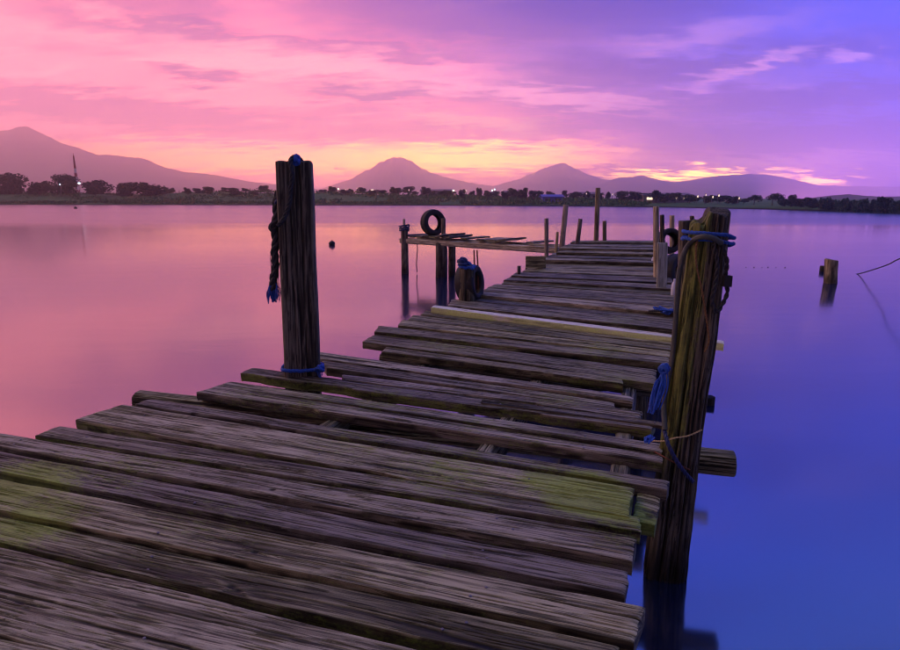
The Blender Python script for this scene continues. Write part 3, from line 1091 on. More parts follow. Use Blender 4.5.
# piles below
for k_, (px, py) in enumerate([(380, 346), (640, 360), (500, 292), (660, 300), (560, 254), (650, 250), (150, 410), (610, 600), (520, 280)]):
    p = on_deck(px, py)
    post(Vector((p.x, p.y, -1.3)), Vector((p.x, p.y, deck_z(p.y) - 0.14)), 0.075, square=2.4, seed=760 + k_, parent=pier, name="pile", m=M_POST)
# thin rods by the stump
for k_, (x0, x1) in enumerate([(474.5, 474), (478.5, 477)]):
    b = at_y(x0, 290, st_base.y + 0.2)
    t = at_y(x1, 250, st_base.y + 0.2)
    MB().tube([b, b.lerp(t, 0.5) + Vector((0.004, 0, 0)), t], 0.008, 6).build("iron_rod", M_RUST, pier)

# ------------------------------------------------------------------ landing stage on the left of the pier end
LY0, LY1 = 15.6, 12.6
LZ = 0.93
lst = empty("landing_stage", at_y(470, 250, 14.0).xy.to_3d(), "narrow low landing stage reaching left from the pier end", "landing stage")
la, lb_ = at_y(402, 236, LY0), at_y(560, 243, LY1)
la.z = lb_.z = LZ
ldir = (lb_ - la).normalized()
lnr = Vector((-ldir.y, ldir.x, 0))
if lnr.y < 0:
    lnr = -lnr
for k_, (o_, sdv) in enumerate([(0.0, 801), (0.62, 802)]):
    post(la + lnr * o_ - Vector((0, 0, 0.12)), lb_ + lnr * o_ - Vector((0, 0, 0.12)), 0.10, 0.07, square=4, seed=sdv, parent=lst, taper=1.0, name="beam", m=M_POLE,
         mossf=lambda T, z, wp: 0.5 * fbm(wp[..., 0] * 3, T, 5, 3), bump=1.5)
Llen = (lb_ - la).length
x_ = 0.05
while x_ < Llen - 0.1:
    w_ = R.uniform(0.16, 0.26)
    c0 = la + ldir * x_
    c1 = la + ldir * min(Llen, x_ + w_)
    f0, f1 = R.uniform(-0.12, -0.03), R.uniform(0.68, 0.8)
    zt = Vector((0, 0, R.uniform(0.01, 0.05)))
    tl = Vector((0, 0, R.choice([0, 0, 0, 0.05, -0.0])))
    if R.random() < 0.86:
        plank(0, 0, 0, 0, world=[c0 + lnr * f0 + zt, c1 + lnr * f0 + zt + tl, c0 + lnr * f1 + zt, c1 + lnr * f1 + zt + tl], parent=lst, thick=0.035)
    x_ += w_ + R.uniform(0.02, 0.05)


def lpost(px, pytop, wpx, t, seed, sq=2.6, m=None, back=0.0):
    b = la + ldir * (t * Llen) + lnr * back
    b.x = at_y(px, 240, b.y).x
    tp = at_y(px, pytop, b.y)
    h = wpx / 2 / F * b.y
    return post(Vector((b.x, b.y, -1.2)), tp, h, square=sq, seed=seed, m=m or M_POST, parent=lst, ring=20, taper=0.9)


lpost(404.5, 229, 8, 0.015, 811, back=-0.12)
lpost(404, 219, 2.6, 0.02, 812, m=M_POLE, back=-0.1)
lpost(441.5, 243, 13, 0.27, 813, back=-0.05)
lpost(443.5, 218.5, 5, 0.275, 814, m=M_POLE, back=0.05)
lpost(452, 243, 8, 0.33, 815, back=0.62)

# ------------------------------------------------------------------ tyres
def tyre(loc, normal, ro, wdt, label, group=None, squash=1.0):
    prof = [(0.60, 0.30), (0.58, 0.42), (0.66, 0.50), (0.82, 0.52), (0.93, 0.46), (0.97, 0.36), (1.0, 0.2), (1.0, 0.07), (0.97, 0.05), (0.97, -0.05), (1.0, -0.07), (1.0, -0.2),
            (0.97, -0.36), (0.93, -0.46), (0.82, -0.52), (0.66, -0.50), (0.58, -0.42), (0.60, -0.30), (0.80, -0.38), (0.90, -0.2), (0.91, 0.2), (0.80, 0.38)]
    n, k = 48, len(prof)
    vs, fs = [], []
    for i in range(n):
        a = 2 * math.pi * i / n
        for j, (r_, w_) in enumerate(prof):
            rr = r_ * (1.0 if (i % 2 or r_ < 0.95) else 0.982)
            vs.append((math.cos(a) * rr * ro, math.sin(a) * rr * ro * squash, w_ * wdt))
    for i in range(n):
        for j in range(k):
            fs.append((i * k + j, ((i + 1) % n) * k + j, ((i + 1) % n) * k + (j + 1) % k, i * k + (j + 1) % k))
    nz = Vector(normal).normalized()
    X = Vector((0, 0, 1)).cross(nz)
    X = X.normalized() if X.length > 1e-3 else Vector((1, 0, 0))
    Y = nz.cross(X)
    mt = Matrix((X, Y, nz)).transposed().to_4x4()
    mt.translation = Vector(loc)
    o = add_mesh("tyre", vs, fs, M_RUBBER, None, mt, sharp=35)
    return tag(o, label, "tyre", group)


p = la + ldir * (0.215 * Llen) + lnr * 0.3
p.x = at_y(433, 222, p.y).x
rt = 13.0 / F * p.y
tyre((p.x, p.y, LZ + 0.03 + rt * 0.97), (0.62, -1, 0.12), rt, 0.22, "old black tyre standing upright on the low landing stage")
rs = 19.0 / F * st_base.y
tyre(at_y(469.5, 283, st_base.y + 0.12), (1.0, -0.42, 0.12), rs, 0.21, "black tyre hung round the short mooring post at the left edge")
p = on_deck(680, 268)
tyre(Vector((at_y(669, 240, p.y).x, p.y, at_y(669, 241, p.y).z)), (0.15, -1, 0.25), 12.5 / F * p.y, 0.2, "black tyre hung among the poles at the right edge, its top arc showing")
tyre(at_y(675, 272, p.y - 0.6), (0.8, -1, 0.1), 17 / F * p.y, 0.2, "black tyre hanging low behind the pale upright board")

# ------------------------------------------------------------------ ropes
def rope(name, pts, r, m, label, cat="rope", group=None, strands=3, pitch=None, per=8, parent=None, extra=None):
    path = catmull(pts, per)
    mb = MB()
    pitch = pitch or r * 7
    if strands == 1:
        mb.tube(path, r, 8)
    else:
        s_, up, lines = 0.0, None, [[] for _ in range(strands)]
        # resample evenly
        seg = [0.0]
        for a, b in zip(path, path[1:]):
            seg.append(seg[-1] + (b - a).length)
        step = max(r * 0.9, seg[-1] / 500)
        nn = max(3, int(seg[-1] / step))
        xs = np.linspace(0, seg[-1], nn)
        co = np.array([[*p] for p in path])
        rs_ = [Vector((np.interp(x, seg, co[:, 0]), np.interp(x, seg, co[:, 1]), np.interp(x, seg, co[:, 2]))) for x in xs]
        for i, p_ in enumerate(rs_):
            t = (rs_[min(i + 1, nn - 1)] - rs_[max(0, i - 1)]).normalized()
            if up is None:
                up = t.orthogonal().normalized()
            up = (up - t * up.dot(t)).normalized()
            sd2 = t.cross(up)
            for k in range(strands):
                a = 2 * math.pi * (k / strands + xs[i] / pitch)
                lines[k].append(p_ + (up * math.cos(a) + sd2 * math.sin(a)) * r * 0.52)
        for ln in lines:
            mb.tube(ln, r * 0.56, 6)
    for e in extra or []:
        mb.tube(catmull(e[0], 5), e[1], 5)
    o = mb.build(name, m, parent)
    if label:
        tag(o, label, cat, group)
    return o


def ring_pts(c, axis, r0, n=14, turns=1.0, rise=0.0, wob=0.0, sx=1.0, sy=1.0, start=0.0, xdir=None):
    z = Vector(axis).normalized()
    x = Vector(xdir or (1, 0, 0))
    x = (x - z * x.dot(z)).normalized()
    y = z.cross(x)
    o = []
    for i in range(int(n * turns) + 1):
        a = start + 2 * math.pi * i / n
        o.append(Vector(c) + (x * math.cos(a) * sx + y * math.sin(a) * sy) * (r0 + R.uniform(-wob, wob)) + z * (rise * i / n + R.uniform(-wob, wob)))
    return o


def rp_front(px, py, off=0.0):
    """a point just in front of the big right post, seen at (px,py)"""
    # height from the axis depth
    p = at_y(px, py, foot.y)
    a = axis_at(p.z)
    half = 0.118 - 0.012 * max(0, p.z - 0.6)
    d = (p.x - a.x) / half
    yy = a.y - half * math.sqrt(max(0.0, 1 - min(1, abs(d)) ** 3.4)) - off
    return at_y(px, py, yy)


# blue rope wrapped round the head of the big post
zc = at_y(706, 233, head.y).z
c_ = axis_at(zc)
blue_pts = ring_pts(c_, dirp, 0.112, turns=1.75, rise=-0.03, wob=0.005, start=math.pi * 0.9)
rope("wrapped_rope", blue_pts, 0.0085, M_BLUE, "bright blue rope wrapped twice round the head of the big right post")
# grey-green hose hanging over the left flank of the post
rope("hanging_hose", [rp_front(722, 243, 0.03), rp_front(712, 238, 0.035), rp_front(700, 237, 0.035), rp_front(690, 243, 0.03), rp_front(683, 256, 0.025), rp_front(679, 275, 0.02),
                      rp_front(677, 300, 0.02), rp_front(675, 330, 0.02), rp_front(672, 360, 0.02), rp_front(667, 385, 0.02), rp_front(664, 405, 0.02), rp_front(665, 430, 0.02)],
     0.0125, M_HOSE, "thick grey-green hose draped over the head of the big right post", "hose", strands=1)
# loop of dark cable on the right flank
rope("cable_loop", [rp_front(716, 238, 0.03), rp_front(722, 246, 0.02), at_y(727, 262, foot.y - 0.02), at_y(725, 280, foot.y), at_y(727.5, 292, foot.y), at_y(722, 305, foot.y - 0.02),
                    rp_front(716, 312, 0.012), rp_front(712, 300, 0.012), rp_front(716, 280, 0.014), rp_front(717, 262, 0.014), rp_front(714, 244, 0.014)],
     0.010, M_DARKROPE, "dark cable looped down the right flank of the big post", strands=2)
MB().box(at_y(727, 281, foot.y - 0.01), (0.035, 0.03, 0.05)).build("cable_clamp", M_RUBBER)
bpy.data.objects["cable_clamp"]["label"] = "small black clamp on the dark cable beside the big right post"
bpy.data.objects["cable_clamp"]["category"] = "clamp"
rope("brown_cord", [rp_front(698, 238, 0.02), rp_front(696, 250, 0.012), rp_front(697, 268, 0.01), rp_front(702, 290, 0.01), rp_front(706, 315, 0.01), rp_front(709, 340, 0.01), rp_front(705, 352, 0.01)],
     0.005, M_BROWN, "thin brown cord hanging down the front of the big right post", strands=2)
rope("navy_cord", [rp_front(664, 428, 0.02), rp_front(668, 444, 0.02), rp_front(677, 462, 0.015), rp_front(686, 474, 0.015), rp_front(693, 482, 0.012)],
     0.010, M_NAVY, "dark blue cord running down to the log end on the big right post")
rope("straw_twine", [rp_front(652, 441, 0.03), rp_front(664, 441, 0.02), rp_front(675, 438, 0.01), rp_front(688, 436, 0.01), rp_front(702, 430, 0.012)], 0.004, M_STRAW,
     "straw coloured twine tied round the big post just above the log", "twine", strands=2)
rope("rusty_wire", [rp_front(655, 452, 0.02), rp_front(664, 457, 0.015), rp_front(675, 463, 0.01), rp_front(690, 470, 0.01)], 0.0035, M_RUST,
     "thin rusty wire across the foot of the big right post", "wire", strands=1)


def tassel(c0, c1, r0, r1, n, m, name, label, thick=0.0026, seed=3, cat="rope", parent=None):
    rr = random.Random(seed)
    mb = MB()
    c0, c1 = Vector(c0), Vector(c1)
    for i in range(n):
        a, b = rr.uniform(0, 6.28), rr.uniform(0.1, 1)
        o0 = Vector((math.cos(a), math.sin(a), 0)) * r0 * b
        o1 = Vector((math.cos(a), math.sin(a), rr.uniform(-0.6, 0.4))) * r1 * b
        e = c1 + (c0 - c1) * rr.uniform(0, 0.25)
        mid = c0.lerp(e, 0.5) + (o0 + o1) * 0.75 + Vector((rr.uniform(-1, 1), rr.uniform(-1, 1), rr.uniform(-1, 1))) * r1 * 0.3
        mb.tube(catmull([c0 + o0, c0.lerp(e, 0.22) + o0 * 1.3 + Vector((rr.uniform(-1, 1), 0, rr.uniform(-1, 1))) * r1 * 0.25, mid, e + o1], 5), thick * rr.uniform(0.6, 1.3), 4)
    o = mb.build(name, m, parent)
    if label:
        tag(o, label, cat)
    return o


def knot(c, r, m, n=3, seed=5, name="knot", parent=None, label=None):
    rr = random.Random(seed)
    mb = MB()
    for i in range(n):
        ax_ = Vector((rr.uniform(-1, 1), rr.uniform(-1, 1), rr.uniform(-1, 1)))
        mb.tube(ring_pts(Vector(c) + Vector((rr.uniform(-1, 1), rr.uniform(-1, 1), rr.uniform(-1, 1))) * r * 0.3, ax_, r * 0.7, n=12, turns=1.0), r * 0.38, 6)
    o = mb.build(name, m, parent)
    if label:
        tag(o, label, "rope")
    return o


ty = foot.y - 0.06
t0_, t1_ = at_y(666, 366, ty), at_y(652, 414, ty - 0.12)
ro = tassel(t0_, t1_, 0.012, 0.030, 34, M_BLUE, "frayed_rope", "frayed bright blue rope end hanging left of the big post", seed=8)
knot(at_y(664, 369, ty - 0.02), 0.024, M_BLUE, 4, 4, parent=ro)
tassel(at_y(650, 436, ty - 0.15), at_y(647, 443, ty - 0.2), 0.016, 0.022, 16, M_BLUE, "rope_scrap", "small blue rope scrap between planks beside the big post", seed=9)
# blue and grey tangle on the deck behind the post
tb = on_deck(668, 315)
rr_ = random.Random(6)
tang = [tb + Vector((rr_.uniform(-0.14, 0.10), rr_.uniform(-0.12, 0.12), rr_.uniform(0.015, 0.07))) for _ in range(22)]
rope("tangled_rope", tang, 0.009, M_BLUE, "tangle of blue rope lying on the planks behind the big post", per=6)
tang = [tb + Vector((rr_.uniform(-0.20, 0.08), rr_.uniform(-0.1, 0.12), rr_.uniform(0.012, 0.05))) for _ in range(12)]
rope("dark_tangled_rope", tang, 0.008, M_DARKROPE, "dark cord mixed into the blue tangle on the planks", per=6)

# left post: blue loop at the foot, cap knot, long plaited hank
def lp_ring(py, grow=0.012):
    c = lp_base + lpd * ((at_y(300, py, lp_base.y).z - lp_base.z) / lpd.z)
    k = 0.99
    a, b = 0.122 * k + grow, 0.085 * k + grow
    o = []
    for i in range(29):
        t = 2 * math.pi * i / 28 + 0.4
        ct, st = math.cos(t), math.sin(t)
        r_ = (abs(ct) ** 6 + abs(st) ** 6) ** (-1 / 6)
        v = Vector((ct * r_ * a, st * r_ * b, R.uniform(-0.006, 0.006)))
        v.rotate(Matrix.Rotation(rad(9), 3, 'Z'))
        o.append(c + v)
    return o


rb = rope("tied_rope", lp_ring(367, 0.008), 0.012, M_BLUE, "blue rope tied round the foot of the tall left post", per=2)
knot(at_y(320, 369, lp_base.y - 0.1), 0.03, M_BLUE, 3, 12, parent=rb)
tassel(at_y(320, 368, lp_base.y - 0.1), at_y(321, 378, lp_base.y - 0.11), 0.012, 0.016, 10, M_BLUE, "loose_end", None, seed=14, parent=rb)
cap = lp_top + Vector((0.01, -0.03, 0.0))
hank = rope("braided_rope", [lp_top + Vector((0.03, 0.05, 0.02)), cap + Vector((0.005, -0.02, 0.035)), cap + Vector((-0.01, -0.075, 0.0)), lp_at(292, 175, 0.02), lp_at(290.5, 190, 0.02),
                             lp_at(289, 205, 0.02), lp_at(284, 218, 0.025), lp_at(278, 226, 0.02)], 0.015, M_DARKROPE, "dark plaited rope hank with blue frayed end on the tall left post")
knot(cap + Vector((0.015, -0.02, 0.015)), 0.032, M_BLUE, 4, 21, "cap_knot", hank)
hx = lp_base.y - 0.04
rope("plait", [at_y(279, 192, hx), at_y(276, 205, hx), at_y(277, 215, hx), at_y(274, 228, hx), at_y(276, 240, hx), at_y(274.5, 252, hx), at_y(275.5, 265, hx), at_y(273.5, 278, hx), at_y(273, 290, hx)],
     0.026, M_DARKROPE, None, strands=3, pitch=0.16, parent=hank)
knot(at_y(275, 228, hx), 0.036, M_DARKROPE, 4, 25, "big_knot", hank)
knot(at_y(279, 203, hx), 0.03, M_NAVY, 3, 26, "upper_knot", hank)
tassel(at_y(274, 283, hx), at_y(273, 302, hx), 0.02, 0.042, 46, M_BLUE, "frayed_end", None, seed=28, parent=hank, thick=0.003)
tassel(at_y(276, 230, hx), at_y(278, 292, hx), 0.02, 0.03, 14, M_DARKROPE, "loose_strands", None, seed=29, parent=hank, thick=0.003)
# stump: blue rope heap on its head
sb = rope("heaped_rope", ring_pts(st_top + Vector((0, -0.0, -0.02)), (0.1, -0.2, 1), sw * 0.72, turns=1.6, rise=0.02, wob=0.015), 0.016, M_BLUE, "blue rope heaped on the head of the short mooring post")
knot(st_top + Vector((-0.05, -0.03, 0.03)), 0.05, M_NAVY, 4, 33, parent=sb)
# landing stage: rope round the outer post and a hanging chain of cord
lo = la + ldir * (0.015 * Llen) + lnr * -0.12
lo.x = at_y(404.5, 240, lo.y).x
rope("tied_rope", ring_pts((lo.x, lo.y, LZ + 0.12), (0, 0, 1), 0.115, turns=3.1, rise=0.05, wob=0.012), 0.018, M_NAVY, "blue-grey rope round the outermost post of the landing stage")
rope("dangling_rope", [at_y(417, 243, lo.y), at_y(417.5, 250, lo.y), at_y(416.5, 262, lo.y), at_y(417, 272, lo.y)], 0.012, M_DARKROPE, "dark cord hanging from the landing stage into the water")

# rope rising out of the water on the right, to a pole beyond the frame
rend = at_z(857, 274, 0.0)
pole_b = at_z(921, 306, 0.0)
rpole = post(Vector((pole_b.x, pole_b.y, -1.2)), Vector((pole_b.x + 0.05, pole_b.y, 1.6)), 0.12, square=2.4, seed=910, m=M_POST, thing=1, name="mooring_pole", ring=24)
tag(rpole, "mooring pole just beyond the right edge, dark reflection showing", "pole")
rope("mooring_line", [rend + Vector((-0.3, 0.2, -0.05)), rend, at_y(872, 270, rend.y - 1.2), at_y(888, 264.5, rend.y - 2.4), at_y(900, 258.5, rend.y - 3.4), Vector((pole_b.x, pole_b.y, 1.0))],
     0.012, M_DARKROPE, "dark mooring line rising from the water at the right edge", strands=3)

# ------------------------------------------------------------------ things in the water
sp = at_z(832.5, 283, 0.0)
o = post(Vector((sp.x + 0.02, sp.y, -1.0)), at_y(831.5, 260, sp.y), 6.2 / F * sp.y, square=2.6, seed=920, m=M_POLE, thing=1, name="old_pile", ring=26, taper=0.92,
         top=lambda x, y: -0.03 * x)
tag(o, "leaning cut-off pile standing alone in the water at right", "pile")
sp2 = at_z(823, 271.5, 0.0)
o = post(Vector((sp2.x, sp2.y, -0.8)), at_y(823, 266, sp2.y), 3.0 / F * sp2.y, square=2.4, seed=921, m=M_POST, thing=1, name="pile_stub", ring=18)
tag(o, "small dark pile stub just left of the leaning pile", "pile")
sp3 = at_z(708, 404, 0.0)
o = post(Vector((sp3.x, sp3.y, -0.8)), Vector((sp3.x, sp3.y, 0.07)), 0.06, square=2.4, seed=922, m=M_POST, thing=1, name="pile_stub", ring=24)
tag(o, "dark low pile stub right behind the big right post", "pile")


def float_ball(px, py, r, label, m, group=None):
    c = at_z(px, py, 0.0)
    n, k = 12, 16
    vs, fs = [], []
    for i in range(n + 1):
        t = math.pi * i / n
        for j in range(k):
            a = 2 * math.pi * j / k
            vs.append((math.sin(t) * math.cos(a) * r, math.sin(t) * math.sin(a) * r, math.cos(t) * r * 0.8))
    for i in range(n):
        for j in range(k):
            fs.append((i * k + j, (i + 1) * k + j, (i + 1) * k + (j + 1) % k, i * k + (j + 1) % k))
    mt = Matrix.Translation(c + Vector((0, 0, r * 0.45)))
    o = add_mesh("buoy", vs, fs, m, None, mt)
    tag(o, label, "buoy", group)
    mbx = MB().tube([c + Vector((0, 0, r * 1.1)), c + Vector((r * 0.1, 0, r * 1.55))], r * 0.16, 8)
    mbx.build("eye", M_RUST, o)
    return o


float_ball(332, 245, 0.13, "dark round buoy floating right of the tall left post", M_RUBBER)
float_ball(75.5, 208.6, 0.28, "tiny dark buoy floating off the left shore", M_RUBBER)
for i, x in enumerate([746, 754, 762, 768, 776, 785]):
    float_ball(x, 267.4 + 0.1 * (i % 3), 0.011 + 0.005 * (i % 2), ["first", "second", "third", "fourth", "fifth", "sixth"][i] + " little net float from the left in the row before the leaning pile", M_RUBBER, "net floats")

# white plastic bag and bottle
def bag(c, s, label):
    n, k = 9, 14
    vs, fs = [], []
    for i in range(n):
        t = i / (n - 1)
        rr = s * (0.62 * (1 - t) ** 0.7 + 0.10) * (1 + 0.0)
        for j in range(k):
            a = 2 * math.pi * j / k
            w = 1 + 0.28 * (float(vn(j * 0.9, t * 4, 44)) - 0.5) * 2
            vs.append((math.cos(a) * rr * w, math.sin(a) * rr * w * 0.7, t * s * 1.45 + 0.06 * s * math.sin(a * 3)))
    for i in range(n - 1):
        for j in range(k):
            fs.append((i * k + j, i * k + (j + 1) % k, (i + 1) * k + (j + 1) % k, (i + 1) * k + j))
    fs.append(tuple((n - 1) * k + j for j in range(k)))
    fs.append(tuple(range(k - 1, -1, -1)))
    o = add_mesh("plastic_bag", vs, fs, M_BAG, None, Matrix.Translation(c), sharp=30)
    return tag(o, label, "bag")


bb = on_deck(539.5, 266.5, 0.0)
bag(bb + Vector((0, -0.05, 0.0)), 0.11, "crumpled pale blue plastic bag tied at the left edge by the slim pole")
bb = on_deck(653, 262)
bag(bb, 0.055, "scrap of white plastic at the foot of the tall right-edge pole")
bt = at_y(673.5, 296, on_deck(673, 296).y)
mb = MB().tube([bt + Vector((0, 0, z)) for z in (0, 0.01, 0.10, 0.14, 0.16, 0.19)], [0.028, 0.032, 0.032, 0.026, 0.013, 0.013], 14)
tag(mb.build("plastic_bottle", M_BAG), "white plastic bottle wedged by the stout mossy post", "bottle")

# ------------------------------------------------------------------ far bank: trees, lamps, sheds, mast
def crown_mesh(name, seed, n, lobes, spread=(1, 1, 1), leaf=0.12):
    rr = random.Random(seed)
    vs, fs = [], []
    cl = []
    for i in range(lobes):
        a, t = rr.uniform(0, 6.28), rr.uniform(0, 1)
        cl.append((Vector((math.cos(a) * rr.uniform(0.2, 0.75) * spread[0], math.sin(a) * rr.uniform(0.2, 0.75) * spread[1], rr.uniform(-0.6, 0.6) * spread[2])), rr.uniform(0.34, 0.55)))
    for i in range(n):
        c, r_ = rr.choice(cl)
        d = Vector((rr.gauss(0, 1), rr.gauss(0, 1), rr.gauss(0, 1))).normalized() * r_ * rr.random() ** 0.4
        p_ = c + d
        nr = Vector((rr.gauss(0, 1), rr.gauss(0, 1), rr.gauss(0.5, 1))).normalized()
        x = nr.orthogonal().normalized() * leaf * rr.uniform(0.6, 1.4)
        y = nr.cross(x).normalized() * leaf * rr.uniform(0.4, 1.0)
        k = len(vs)
        vs += [p_ - x, p_ - y, p_ + x, p_ + y]
        fs.append((k, k + 1, k + 2, k + 3))
    me = bpy.data.meshes.new(name)
    me.from_pydata([tuple(v) for v in vs], [], fs)
    me.materials.append(M_LEAF)
    return me


CROWNS = [crown_mesh("crown", 50 + i, 2400, 12 + i, leaf=0.095) for i in range(4)]
CROWNS_L = [crown_mesh("crown", 70 + i, 900, 7, spread=(1.1, 1.1, 0.6), leaf=0.10) for i in range(2)]


def trunk_mesh(seed):
    rr = random.Random(seed)
    mb = MB()
    mb.tube([(0, 0, 0), (0.02, 0.01, 0.3), (rr.uniform(-.05, .05), 0, 0.6), (rr.uniform(-.08, .08), 0, 0.85)], [0.05, 0.04, 0.03, 0.012], 7)
    for i in range(5):
        a, h = rr.uniform(0, 6.28), rr.uniform(0.28, 0.6)
        mb.tube([(0.01, 0, h), (math.cos(a) * .12, math.sin(a) * .12, h + .12), (math.cos(a) * .26, math.sin(a) * .26, h + rr.uniform(.18, .3))], [0.022, 0.015, 0.006], 5)
    me = bpy.data.meshes.new("trunk")
    me.from_pydata([tuple(v) for v in mb.v], [], mb.f)
    me.materials.append(M_BARK)
    return me


TRUNKS = [trunk_mesh(5), trunk_mesh(6), trunk_mesh(7)]


def bank_point(px, back):
    """ground point in the direction of picture column PX, BACK metres behind the water edge"""
    d = ray(px, HORIZON)
    y0, y1 = 20.0, 900.0
    for _ in range(40):
        ym = (y0 + y1) / 2
        if ym - shore_y(d.x * ym) >= back:
            y1 = ym
        else:
            y0 = ym
    return Vector((d.x * y1, y1, land_h(d.x * y1, y1)))


def tree(px, pytop, pybase, wpx, back, label, group=None, crown=None, low=False, name="tree"):
    """tree whose foot is BACK metres behind the water edge"""
    x, y, _z = bank_point(px, back)
    z = land_h(x, y)
    top = at_y(px, pytop, y).z
    if pybase:
        z = min(z, at_y(px, pybase, y).z)
    H = max(1.2, top - z)
    wdt = wpx / F * y
    root = empty(name, (x, y, z), label, "tree", group)
    t = bpy.data.objects.new("trunk", R.choice(TRUNKS))
    COL.objects.link(t)
    t.parent = root
    t.scale = (H * 0.8, H * 0.8, H)
    t.rotation_euler = (0, 0, R.uniform(0, 6.28))
    c = bpy.data.objects.new("crown", crown or R.choice(CROWNS))
    COL.objects.link(c)
    c.parent = root
    k = 0.50 if low else 0.40
    c.location = (0, 0, H * (1 - k))
    c.scale = (wdt / 2 / 0.95, wdt / 2 / 0.95, H * k / 0.95)
    c.rotation_euler = (0, 0, R.uniform(0, 6.28))
    return root


big = [(14, 173, 28, "big dark tree at the far left edge of the shore"), (40, 179, 22, "rounded dark tree second from the left edge of the shore"),
       (66, 175.5, 24, "dark tree just left of the red and white mast"), (96, 179.5, 30, "wide bluish dark tree right of the mast"),
       (146, 180.5, 36, "broad low dark tree standing apart right of the mast trees"), (126, 183, 16, "small dark tree between the two broad trees right of the mast"),
       (-14, 176, 28, "dark tree cut by the left picture edge")]
for px, py, w_, lb2 in big:
    tree(px, py, None, w_, 26, lb2, low=True)
    if w_ >= 24:
        pass
named = [(773, 191.5, 17, "tall loose tree on the right bank beside the lights"), (754.5, 193.5, 13, "smaller loose tree left of the tall one on the right bank"),
         (690, 196.0, 9, "round tree above the lit warehouse"), (665, 193.5, 14, "round tree behind the lit warehouse"), (744, 197.5, 12, "low tree left of the loose trees on the right bank"),
         (809, 199.0, 10, "small tree before the dark hill on the right bank"), (843, 198.0, 14, "bushy tree before the middle of the dark hill"),
         (888, 199.5, 16, "bushy tree before the right end of the dark hill"), (399, 187.5, 8, "tall tree right of the brightest lamp"),
         (383, 189.5, 7, "small tree beside the brightest lamp"), (333, 186, 9, "tree just right of the tall left post on the far shore"), (264, 185.5, 9, "tree just left of the tall left post on the far shore")]
for px, py, w_, lb2 in named:
    tree(px, py, None, w_, 24 if px > 640 else 36, lb2, crown=R.choice(CROWNS_L) if px > 740 and px < 780 else None)
ORD = ("first second third fourth fifth sixth seventh eighth ninth tenth eleventh twelfth thirteenth fourteenth fifteenth sixteenth seventeenth "
       "eighteenth nineteenth twentieth twenty-first twenty-second twenty-third twenty-fourth twenty-fifth twenty-sixth twenty-seventh twenty-eighth").split()
rows = [(list(range(262, 160, -8)), "{} small dark far tree counted leftwards from the tall left post", "left row of far trees"),
        (list(range(326, 560, 9)), "{} small dark far tree counted rightwards from the tall left post", "middle row of far trees"),
        (list(range(566, 740, 11)), "{} small dark far tree counted rightwards from the blue boat shed", "pier end row of far trees"),
        (list(range(784, 916, 5)), "{} low dark tree counted rightwards from the tall loose tree", "right row of far trees"),
        (list(range(-24, -70, -14)), "{} dark far tree counted leftwards beyond the left picture edge", "trees beyond the left edge")]
for row, lab, grp in rows:
    for i, x in enumerate(row):
        hgt = 1.5 + 4.5 * R.random() ** 1.6 if x < 560 else 1.2 + 4.5 * R.random() ** 1.4
        base_y = 191 + max(0, (x - 560)) * 0.034
        tree(x + R.uniform(-3, 3), base_y + 1.5 - hgt, None, R.uniform(5, 15), R.uniform(20, 44) if x < 780 else R.uniform(5, 28), lab.format(ORD[i]), grp, low=x > 780 or R.random() < 0.6)

# low scrub and reeds over the bank: one mass
def scrub():
    rr = random.Random(99)
    vs, fs = [], []
    x0, x1 = shore_xyz[0].x * 0.6, shore_xyz[-1].x
    for i in range(42000):
        x = x0 + (x1 - x0) * rr.random() ** 0.75
        d_ = 2.5 + 40 * rr.random() ** 1.6
        if float(vn(x * 0.09, d_ * 0.16, 71)) < 0.36:
            continue
        y = shore_y(x) + d_
        z = land_h(x, y) + rr.uniform(-0.05, 0.25) * (1 + 3 * float(vn(x * 0.2, d_ * 0.3, 72) > 0.75))
        h, w_ = rr.uniform(0.2, 0.7), rr.uniform(0.12, 0.4)
        a = rr.uniform(0, 6.28)
        k = len(vs)
        ox, oy = math.cos(a) * w_, math.sin(a) * w_
        vs += [(x - ox, y - oy, z), (x + ox, y + oy, z), (x + ox * 0.3 + rr.uniform(-.2, .2), y, z + h)]
        fs.append((k, k + 1, k + 2))
    me = bpy.data.meshes.new("bank_scrub")
    me.from_pydata(vs, [], fs)
    me.materials.append(M_LEAF2)
    o = bpy.data.objects.new("bank_scrub", me)
    COL.objects.link(o)
    return tag(o, "low scrub and grass covering the far bank", "scrub", kind="stuff")


scrub()


def street_lamp(px, py, back, m, label, size=0.25, group=None):
    g = bank_point(px, back)
    hd = at_y(px, py, g.y)
    root = empty("street_lamp", g, label, "lamp", group)
    MB().tube([g, g.lerp(hd, 0.6), hd + Vector((0, 0.0, 0.25))], [0.10, 0.07, 0.05], 8).build("pole", M_POLEM, root)
    MB().bar(hd + Vector((0, 0, 0.25)), hd + Vector((0, -0.6, 0.3)), 0.08).build("arm", M_POLEM, root)
    s = size
    MB().tube([hd + Vector((0, -0.5, 0.22)), hd + Vector((0, -0.5, 0.1)), hd + Vector((0, -0.5, -0.1)), hd + Vector((0, -0.5, -0.22))], [s * 0.5, s, s, s * 0.4], 12).build("lamp_head", m, root)
    return root


